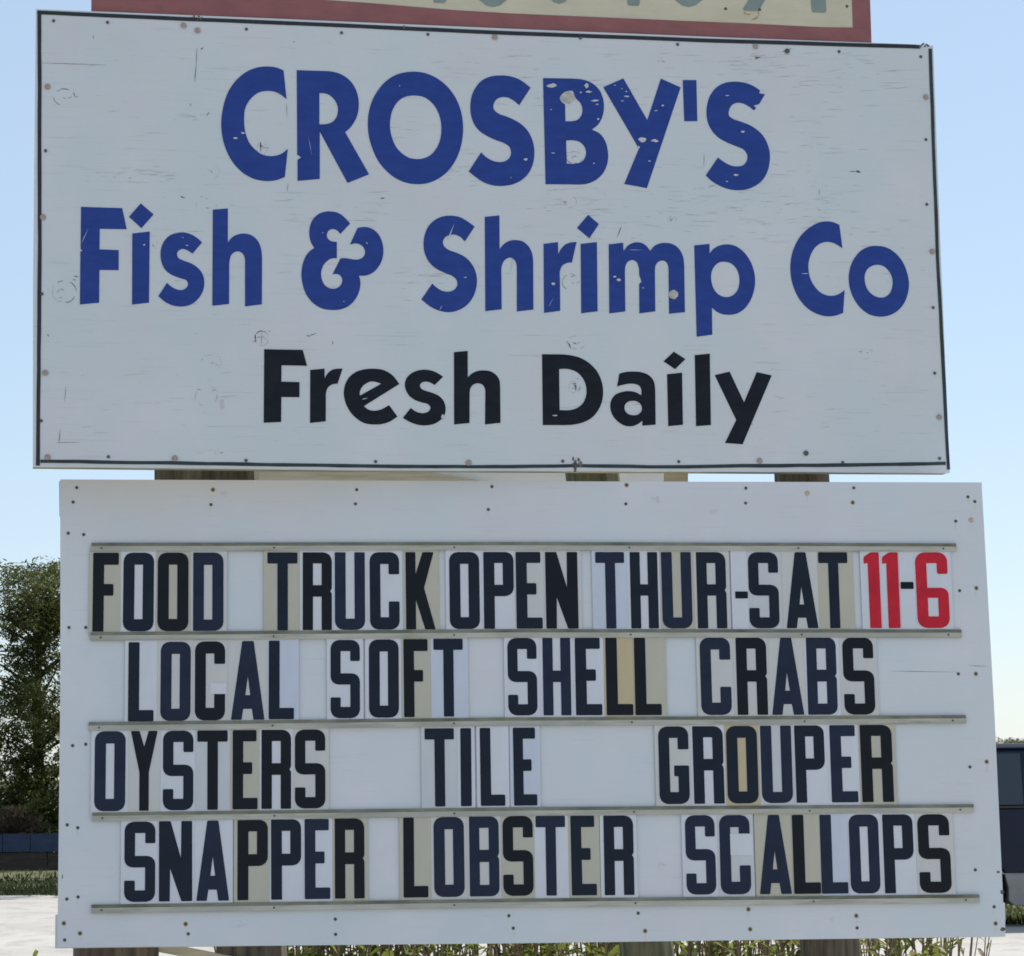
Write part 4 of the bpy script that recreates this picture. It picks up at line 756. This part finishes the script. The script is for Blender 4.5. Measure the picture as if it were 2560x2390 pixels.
def make_tree(name, label, loc, h, rx, clumps, per, seed, group):
    r = random.Random(seed); g = np.random.default_rng(seed)
    e = empty(name, loc); tag(e, label, 'tree', group)
    m = MB(); top = h * 0.8
    tp = [Vector((0, 0, -0.1)), Vector((.05, .03, h * .22)), Vector((-.06, .05, h * .45)), Vector((.04, -.04, top))]
    m.tube(tp, [h * .024, h * .019, h * .013, h * .005], 10)
    m.build('trunk', M['bark'], e, smooth=True)
    lm = MB(); pts = []
    for (a, z, rr, s) in clumps:
        c = Vector((math.cos(a) * rr * rx, math.sin(a) * rr * rx, z * h))
        zz = max(0.12 * h, z * h - rr * rx * r.uniform(.25, .6)); st = Vector((0, 0, min(zz, top * .97)))
        mid = (st + c) / 2 + Vector((r.uniform(-.1, .1), r.uniform(-.1, .1), r.uniform(.05, .2)))
        if rr > .4 and r.random() < .3: lm.tube([st, mid, c], [h * .0055, h * .0035, h * .001], 6)
        k = int(per * s * s)
        q = g.normal(size=(k, 3)); q /= np.linalg.norm(q, axis=1)[:, None]; q *= (g.uniform(size=(k, 1)) ** .45)
        sub = g.normal(size=(max(3, k // 60), 3)) * .55                     # tufts inside the clump
        idx = g.integers(len(sub), size=k)
        q = np.where(g.uniform(size=(k, 1)) < .6, sub[idx] + g.normal(size=(k, 3)) * .16, q)
        pts.append(np.array(c)[None] + q * np.array([s, s, s * .72]))
    lm.build('limbs', M['bark'], e, smooth=True)
    leaves('crown', np.concatenate(pts), M['juniper'], e, (0.06, 0.15), (0.009, 0.020), 0.45, seed)
    return e
def crown_plan(seed, n_top, n_mid, n_low, gap):
    r = random.Random(seed); out = []
    for k in range(n_top): out.append((r.uniform(0, 6.28), r.uniform(.62, .97), r.uniform(.05, .85), r.uniform(.38, .62)))
    for k in range(n_mid): out.append((r.uniform(0, 6.28), r.uniform(.42, .62), r.uniform(.5, 1.0), r.uniform(.22, .40)))
    for k in range(n_low): out.append((r.uniform(0, 6.28), r.uniform(.14, .40), r.uniform(.15, .95), r.uniform(.34, .58)))
    return out
def board_tree_plan(seed):
    r = random.Random(seed); out = []
    for k in range(62): out.append((r.uniform(0, 6.28), r.uniform(.78, .95), r.uniform(.05, 1.0), r.uniform(.30, .50)))
    for k in range(56): out.append((r.uniform(0, 6.28), r.uniform(.25, .85), r.uniform(.0, .36), r.uniform(.26, .42)))
    for k in range(22): out.append((r.uniform(-1.6, 1.6), r.uniform(.45, .8), r.uniform(.3, 1.0), r.uniform(.28, .45)))
    for k in range(16): out.append((r.uniform(1.6, 4.7), r.uniform(.58, .78), r.uniform(.3, 1.0), r.uniform(.10, .24)))
    for k in range(84): out.append((r.uniform(0, 6.28), r.uniform(.08, .58), r.uniform(.25, 1.0), r.uniform(.28, .48)))
    for k in range(16): out.append((r.uniform(4.0, 5.4), r.uniform(.06, .55), r.uniform(.15, .5), r.uniform(.30, .45)))
    return out
TG = 'juniper trees along the shaded verge'
t1 = make_tree('juniper_tree', 'dark juniper tree beside the left edge of the letter board', (at(96, 2000, 53.2).x, 53.2, -.05), 5.95, 1.9, board_tree_plan(4), 1500, 4, TG)
t2 = make_tree('juniper_tree', 'taller juniper tree left of the dark one by the board', (at(-350, 2000, 53.6).x, 53.6, -.05), 6.4, 2.1, crown_plan(8, 50, 34, 50, 0), 1300, 8, TG)
def copy_tree(src, loc, rz, sc, label):
    c = src.copy(); C.objects.link(c); c.location = loc; c.rotation_euler = (0, 0, rz); c.scale = (sc, sc, sc); c['label'] = label
    for ch in src.children:
        d = ch.copy(); C.objects.link(d); d.parent = c
    return c
copy_tree(t2, (-3.1, 44.8, -.05), 2.1, 1.30, 'tall juniper tree added unseen behind the boards to cast shade')  # added tree, hidden by the boards; its shadow darkens the grass verge
copy_tree(t2, (-4.7, 48.6, -.05), 3.3, .95, 'middling juniper tree added for shade, hidden by the left half of the boards')  # second hidden tree, added to shade the verge nearer the low wall
copy_tree(t2, (-11.6, 44.4, -.05), 0.7, 1.32, 'tall juniper tree added out of view well left to continue the shade')  # out-of-view tree, added to carry the shade on along the verge
copy_tree(t1, (-5.9, 54.5, -.05), 1.0, .8, 'short juniper tree behind the left end of the letter board')
copy_tree(t1, (-15.8, 54.0, -.05), 4.0, 1.1, 'broad juniper tree at the far left end of the low wall')
# far trees on the right, over the vehicle's roof
for i, (px, py, Y, sc, lab) in enumerate([(2533, 1842, 130, .62, 'small far tree showing above the roof of the parked vehicle'), (2590, 1844, 136, .62, 'far tree beyond the front of the parked vehicle'), (2380, 1870, 150, .6, 'far tree hidden behind the right end of the boards')]):
    p = at(px, py, Y); s = (p.z + .05) / (5.95 * 1.0)
    copy_tree(t1, (p.x, Y, -.05), i * 1.3, s, lab)['group'] = 'distant trees on the horizon'

# low wall under the trees: blue boards over dark brown panels
wy = 51.0
wall = empty('low_wall', (-9, wy, 0)); tag(wall, 'low wall of blue boards over brown panels in tree shade', 'wall')
M['wall_blue'] = var_mat('faded_blue_board', (0.030, 0.052, 0.115), (0.05, 0.08, 0.165), 3, (1, 1, 4), .7, .2, .003)
M['wall_brown'] = var_mat('brown_panel', (0.045, 0.036, 0.030), (0.09, 0.075, 0.06), 3, (1, 1, 4), .85, .3, .004)
r = random.Random(2); x = -8.0
while x < 8:
    w = r.uniform(.33, .52)
    MB().box(x, x + w - .012, -.02 + r.uniform(-.008, .008), .03, .27 + r.uniform(-.01, .01), .60 + r.uniform(-.015, .015)).build('blue_board', M['wall_blue'], wall)
    x += w
x = -8.0
while x < 8:
    MB().box(x, x + 1.03, .0, .05, -.06, .262).build('brown_panel', M['wall_brown'], wall); x += 1.06
for k in range(9):
    MB().box(-8.05 + k * 2.0, -7.95 + k * 2.0, .052, .14, -.06, .62).build('post', M['post'], wall)
# dry shrub and light green bushes behind the wall
def bush(name, label, loc, R, Hh, n, mat, seed, cat='shrub'):
    g = np.random.default_rng(seed); e = empty(name, loc); tag(e, label, cat)
    q = g.normal(size=(n, 3)); q /= np.linalg.norm(q, axis=1)[:, None]; q *= g.uniform(size=(n, 1)) ** .4
    P = np.stack([q[:, 0] * R, q[:, 1] * R * .7, Hh * .52 + q[:, 2] * Hh * .48], 1)
    sm = MB(); rr = random.Random(seed)
    for k in range(14): sm.tube([(rr.uniform(-.1, .1) * R, 0, -.05), (rr.uniform(-.7, .7) * R, rr.uniform(-.4, .4) * R, Hh * .85)], [.02, .006], 5)
    sm.build('stems', M['bark'], e); leaves('foliage', P, mat, e, (.05, .12), (.012, .03), -.2, seed); return e
p = at(30, 2060, 51.7); bush('dry_shrub', 'grey-brown dry shrub rising behind the low blue wall', (p.x, 51.7, -.05), .75, 1.10, 9000, M['dry'], 1)
p = at(108, 2030, 51.9); bush('green_shrub', 'bright green shrub at the foot of the dark juniper', (p.x, 51.9, -.05), .45, 1.25, 4000, M['shrub'], 2)
p = at(-30, 2030, 52.6); bush('green_shrub', 'green shrub peeping over the grey-brown dry shrub', (p.x, 52.6, -.05), .8, 1.45, 6000, M['shrub'], 3)

# grass along the edge of the lot
gr = np.random.default_rng(6); n = 26000
gx = gr.uniform(-16, 16, n); ey = np.interp(gx, [q[0] for q in edge], [q[1] for q in edge])
gy = ey + gr.exponential(3.2, n) - .15; keep = gy < 51
G = np.stack([gx, gy, np.full(n, -.05)], 1)[keep]
go = leaves('verge_grass', G, M['grass'], None, (.05, .14), (.010, .02), -1.6, 6)
tag(go, 'rough grass growing along the far edge of the pale lot', 'grass', kind='stuff')

# ------------------------------------------------------------------ weeds behind and beside the boards
def weed_variant(seed, hgt, per=19):
    r = random.Random(seed); sm = MB(); V = []; Fc = []
    for s in range(8):
        ang = r.uniform(0, 6.28); lean = r.uniform(.03, .16); hh = hgt * r.uniform(.86, 1.08)
        b = Vector((r.uniform(-.09, .09), r.uniform(-.07, .07), 0)); dx = Vector((math.cos(ang), math.sin(ang), 0)) * lean
        pt = lambda t: b + dx * (t * t) + Vector((0, 0, hh * t))
        sm.tube([pt(0), pt(.35), pt(.7), pt(1)], [.006, .005, .0038, .0018], 5)
        for k in range(per):
            t = .28 + .72 * (k + r.random()) / per; p = pt(t); a = k * 2.4 + r.uniform(-.5, .5); L = r.uniform(.07, .15) * (1.15 - .35 * t); w = L * r.uniform(.07, .12)
            out = Vector((math.cos(a), math.sin(a), r.uniform(.5, 1.6))).normalized(); side = out.cross(Vector((0, 0, 1))).normalized(); bend = Vector((0, 0, -L * .28))
            q = [p, p + out * L * .35 + side * w, p + out * L * .75 + side * w * .7 + bend * .4, p + out * L + bend, p + out * L * .75 - side * w * .7 + bend * .4, p + out * L * .35 - side * w]
            n0 = len(V); V += q; Fc.append(tuple(range(n0, n0 + 6)))
    return sm, V, Fc
WG = 'leafy weeds growing behind the sign posts'
protos = []
for s, (hh, per) in enumerate(((1.30, 19), (1.22, 19), (1.38, 16), (1.26, 6), (1.34, 5))):
    sm, V, Fc = weed_variant(40 + s, hh, per)
    e = empty('leafy_weed', (0, 0, 0)); tag(e, 'tall thin-leaved weed standing behind the letter board', 'weed', WG)
    tag(sm.build('stems', M['stem'], e), kind='stuff'); tag(mesh('foliage', V, Fc, M['weed'] if per > 10 else M['weed_dry'], e), kind='stuff'); protos.append((e, [False]))
wr = random.Random(12)
def place_weed(x, y, sc, rz):
    e, used = wr.choice(protos)
    if not used[0]: used[0] = True; o = e
    else:
        o = e.copy(); C.objects.link(o)
        for ch in e.children: d = ch.copy(); C.objects.link(d); d.parent = o
    o.location = (x, y, 0); o.rotation_euler = (0, 0, rz); o.scale = (sc, sc, sc); return o
for k in range(80):
    px = 590 + (2400 - 590) * (k + wr.uniform(.1, .9)) / 80; Y = wr.uniform(8.15, 9.2)
    if 1950 < px < 2000: px -= 40
    p = at(px, 2360, Y); f = 1.0 if px < 1500 else .95
    o = place_weed(p.x, Y, f * wr.uniform(.93, 1.08) * (1.0 if px < 2300 else .92), wr.uniform(0, 6.28))
    o['label'] = ('thin-leaved weed between the square post and the leaning mossy post' if px < 1560 else 'thin-leaved weed between the leaning mossy post and the dark round post' if px < 2070 else 'thin-leaved weed between the dark round post and the parked wagon')
for e, used in protos:
    if not used[0]: place_weed(at(1200, 2360, 8.6).x, 8.6, 1, 0)
for px, top_px, lab in [(88, 2372, 'low weed with a broad tip leaf beside the brown timber pile'), (22, 2402, 'short weed at the edge of the lot beyond the brown pile')]:
    Y = 7.25; zt = at(px, top_px, Y).z; sm, V, Fc = weed_variant(int(px), zt * .9)
    e = empty('leafy_weed', (at(px, 2380, Y).x, Y, 0)); tag(e, lab, 'weed', WG)
    tag(sm.build('stems', M['stem'], e), kind='stuff')
    sc = zt / max(v.z for v in V)
    tag(mesh('foliage', [Vector((v.x * .5, v.y, v.z * sc)) for v in V], Fc, M['weed'], e), kind='stuff')

# ------------------------------------------------------------------ parked vehicle on the right
VY = 29.3
car = empty('parked_wagon', (at(2380, 2300, VY).x, VY, 0), 0.0)
tag(car, 'navy two-tone station wagon with silver lower panels parked past the board', 'car')
M['navy'] = var_mat('navy_paint', (0.010, 0.015, 0.033), (0.013, 0.019, 0.042), 2, (1, 1, 1), .25, 0, spec=.2)
M['silver'] = var_mat('silver_cladding', (0.24, 0.23, 0.22), (0.30, 0.29, 0.275), 6, (1, 1, 1), .5, .05, .001)
M['glass'] = var_mat('tinted_glass', (0.010, 0.018, 0.026), (0.014, 0.024, 0.034), 2, (1, 1, 1), .06, 0, spec=.8)
M['tyre'] = var_mat('tyre_rubber', (0.012, 0.012, 0.012), (0.025, 0.025, 0.025), 20, (1, 1, 1), .85, .2, .002)
M['rim'] = var_mat('alloy_rim', (0.42, 0.42, 0.42), (0.52, 0.52, 0.52), 8, (1, 1, 1), .35, 0, metallic=.8)
M['trim'] = var_mat('black_trim', (0.012, 0.012, 0.012), (0.022, 0.022, 0.022), 8, (1, 1, 1), .5, 0)
M['lamp_red'] = var_mat('tail_lens', (0.25, 0.01, 0.01), (0.32, 0.02, 0.015), 8, (1, 1, 1), .2, 0)
M['lamp_clear'] = var_mat('head_lens', (0.6, 0.6, 0.6), (0.7, 0.7, 0.7), 8, (1, 1, 1), .15, 0)
def arch(cx, rr, z0, a0=180, a1=0, n=10):
    return [(cx + rr * math.cos(rad(a0 + (a1 - a0) * k / n)), z0 + rr * math.sin(rad(a0 + (a1 - a0) * k / n))) for k in range(n + 1)]
W2 = 0.88          # x forward; origin under the rear axle
RA, FA, RW = 0.0, 2.72, 0.40
low = [(-.95, .30), (-.98, .54)] + [(FA + 1.0, .54), (FA + .97, .28), (FA + .52, .24)] + arch(FA, .45, .34, -10, 190, 12)[0:] + [(FA - .5, .21), (.5, .21)] + arch(RA, .45, .34, -10, 190, 12) + [(-.5, .25)]
def solid(name, prof, y0, y1, mat, parent, bev=.02):
    o = MB().prism([prof], y0, y1).build(name, mat, parent)
    if bev:
        b = o.modifiers.new('b', 'BEVEL'); b.width = bev; b.segments = 2; b.limit_method = 'ANGLE'; b.angle_limit = rad(40)
    return o
solid('lower_cladding', low, -W2 - .012, W2 + .012, M['silver'], car, .012)
up = [(-.97, .545), (-.99, .85), (-.93, 1.12), (-.85, 1.18), (2.0, 1.18), (2.12, 1.14), (FA + .70, 1.02), (FA + .98, .90), (FA + 1.0, .545)]
arch_cut = [(FA + .43, .545)] + arch(FA, .45, .38, 22, 158, 8) + [(FA - .43, .545), (.43, .545)] + arch(RA, .45, .38, 22, 158, 8) + [(-.43, .545)]
body = solid('body', up + arch_cut, -W2, W2, M['navy'], car, .07)
# greenhouse: tapered towards the roof
def taper(name, prof_low, prof_high, yl, yh, mat, parent, bev=.03):
    n = len(prof_low); V = [(x, -yl, z) for x, z in prof_low[:]]
    a, b, c, d = prof_low[0], prof_low[1], prof_high[1], prof_high[0]
    V = [(a[0], -yl, a[1]), (b[0], -yl, b[1]), (c[0], -yh, c[1]), (d[0], -yh, d[1]), (a[0], yl, a[1]), (b[0], yl, b[1]), (c[0], yh, c[1]), (d[0], yh, d[1])]
    o = MB().add(V, [(0, 1, 2, 3), (7, 6, 5, 4), (0, 4, 5, 1), (1, 5, 6, 2), (2, 6, 7, 3), (3, 7, 4, 0)]).build(name, mat, parent)
    if bev:
        m_ = o.modifiers.new('b', 'BEVEL'); m_.width = bev; m_.segments = 3
    return o
taper('cabin', [(-.88, 1.175), (2.02, 1.175)], [(-.66, 1.80), (1.28, 1.80)], .84, .70, M['navy'], car, .10)
roof = taper('roof', [(-.64, 1.795), (1.26, 1.795)], [(-.55, 1.85), (1.12, 1.85)], .69, .60, M['navy'], car, .03)
def side_glass(x0, x1, x2, x3, s):
    z0, z1 = 1.225, 1.745; yy = lambda z: -(0.84 - .14 * (z - 1.175) / .625) * 1.0
    V = []
    for off in (-.004, .012):
        for (x, z) in ((x0, z0), (x1, z0), (x2, z1), (x3, z1)): V.append((x, s * (-(yy(z)) + (-off if s > 0 else -off)), z))
    return MB().add(V, [(0, 1, 2, 3), (7, 6, 5, 4), (0, 4, 5, 1), (1, 5, 6, 2), (2, 6, 7, 3), (3, 7, 4, 0)])
for s in (-1, 1):
    for q in ((-.72, .63, .63, -.55), (.72, 1.24, 1.24, .72), (1.34, 1.88, 1.32, 1.30)):
        o = side_glass(*q, s).build('side_window', M['glass'], car)
    for (xa, xb) in ((.68, 1.29), (1.31, 2.10)):
        # each door leaf: thin skin plate with a rounded lower rear corner, proud of the body
        pr = [(xa + .10, .30), (xb, .30), (xb, 1.165), (xa, 1.165), (xa, .62), (xa + .02, .45)] if xa < 1 else [(xa, .30), (xb, .30), (xb, 1.165), (xa, 1.165)]
        pn = [(x, max(z, .56)) if i in (0, 1) else (x, z) for i, (x, z) in enumerate(pr) if not (i >= 5)]
        d = solid('door', [(xa, .56), (xb, .56), (xb, 1.165), (xa, 1.165)], s * W2 if s > 0 else -W2 - .006, (W2 + .006) if s > 0 else -W2, M['navy'], car, .004)
        cl = solid('door_cladding', [(xa + (.10 if xa < 1 else 0), .30), (xb, .30), (xb, .545), (xa, .545)], (W2 + .012) if s > 0 else -W2 - .018, (W2 + .018) if s > 0 else -W2 - .012, M['silver'], d, .003)
        hx = xa + .05
        hd = MB(); y = s * (W2 + .03)
        hd.tube([(hx, s * (W2 + .004), 1.06), (hx + .02, y, 1.06), (hx + .15, y, 1.065), (hx + .17, s * (W2 + .004), 1.065)], [.012] * 4, 6); hd.build('handle', M['rim'], d)
    MB().box(-.80, 2.0, *((.842, .858) if s > 0 else (-.858, -.842)), 1.19, 1.215).build('window_seal', M['trim'], car)
    MB().box(1.78, 1.98, *( (.87, 1.06) if s > 0 else (-1.06, -.87)), 1.15, 1.29).build('mirror', M['trim'], car)
    MB().box(FA + .90, FA + 1.005, *((.52, .80) if s > 0 else (-.80, -.52)), .70, .86).build('headlight', M['lamp_clear'], car)
    MB().box(-1.0, -.94, *((.66, .86) if s > 0 else (-.86, -.66)), .72, 1.10).build('tail_light', M['lamp_red'], car)
    for wx in (RA, FA):
        t = MB(); prof = [(.25, -.11), (.37, -.115), (RW, -.085), (RW, .085), (.37, .115), (.25, .11)]; n = 28; V = []; Fc = []
        for k in range(n):
            a = 2 * math.pi * k / n
            for (q, yy) in prof: V.append((q * math.cos(a), yy, q * math.sin(a)))
        for k in range(n):
            for j in range(5): Fc.append((k * 6 + j, k * 6 + j + 1, ((k + 1) % n) * 6 + j + 1, ((k + 1) % n) * 6 + j))
        wv = empty('wheel', (wx, s * .76, RW)); wv.parent = car
        t.add(V, Fc).build('tyre', M['tyre'], wv)
        rm = MB().tube([(0, -.095, 0), (0, .095, 0)], [.25, .25], 28)
        for k in range(5):
            a = 2 * math.pi * k / 5; rm.tube([(0, s * .10, 0), (.23 * math.cos(a), s * .098, .23 * math.sin(a))], [.035, .028], 6)
        rm.build('rim', M['rim'], wv)
MB().add([(2.10, -.74, 1.19), (2.10, .74, 1.19), (1.36, .63, 1.75), (1.36, -.63, 1.75)], [(0, 1, 2, 3)]).build('windscreen', M['glass'], car)
MB().add([(-.895, -.72, 1.23), (-.895, .72, 1.23), (-.70, .62, 1.74), (-.70, -.62, 1.74)], [(3, 2, 1, 0)]).build('rear_window', M['glass'], car)
solid('front_bumper', [(FA + .80, .36), (FA + 1.08, .36), (FA + 1.08, .60), (FA + .95, .62)], -.90, .90, M['silver'], car, .03)
solid('rear_bumper', [(-1.08, .38), (-.85, .38), (-.85, .60), (-1.08, .60)], -.90, .90, M['silver'], car, .03)
MB().box(-.7, FA + .7, -.6, .6, .24, .40).build('underbody', M['trim'], car)
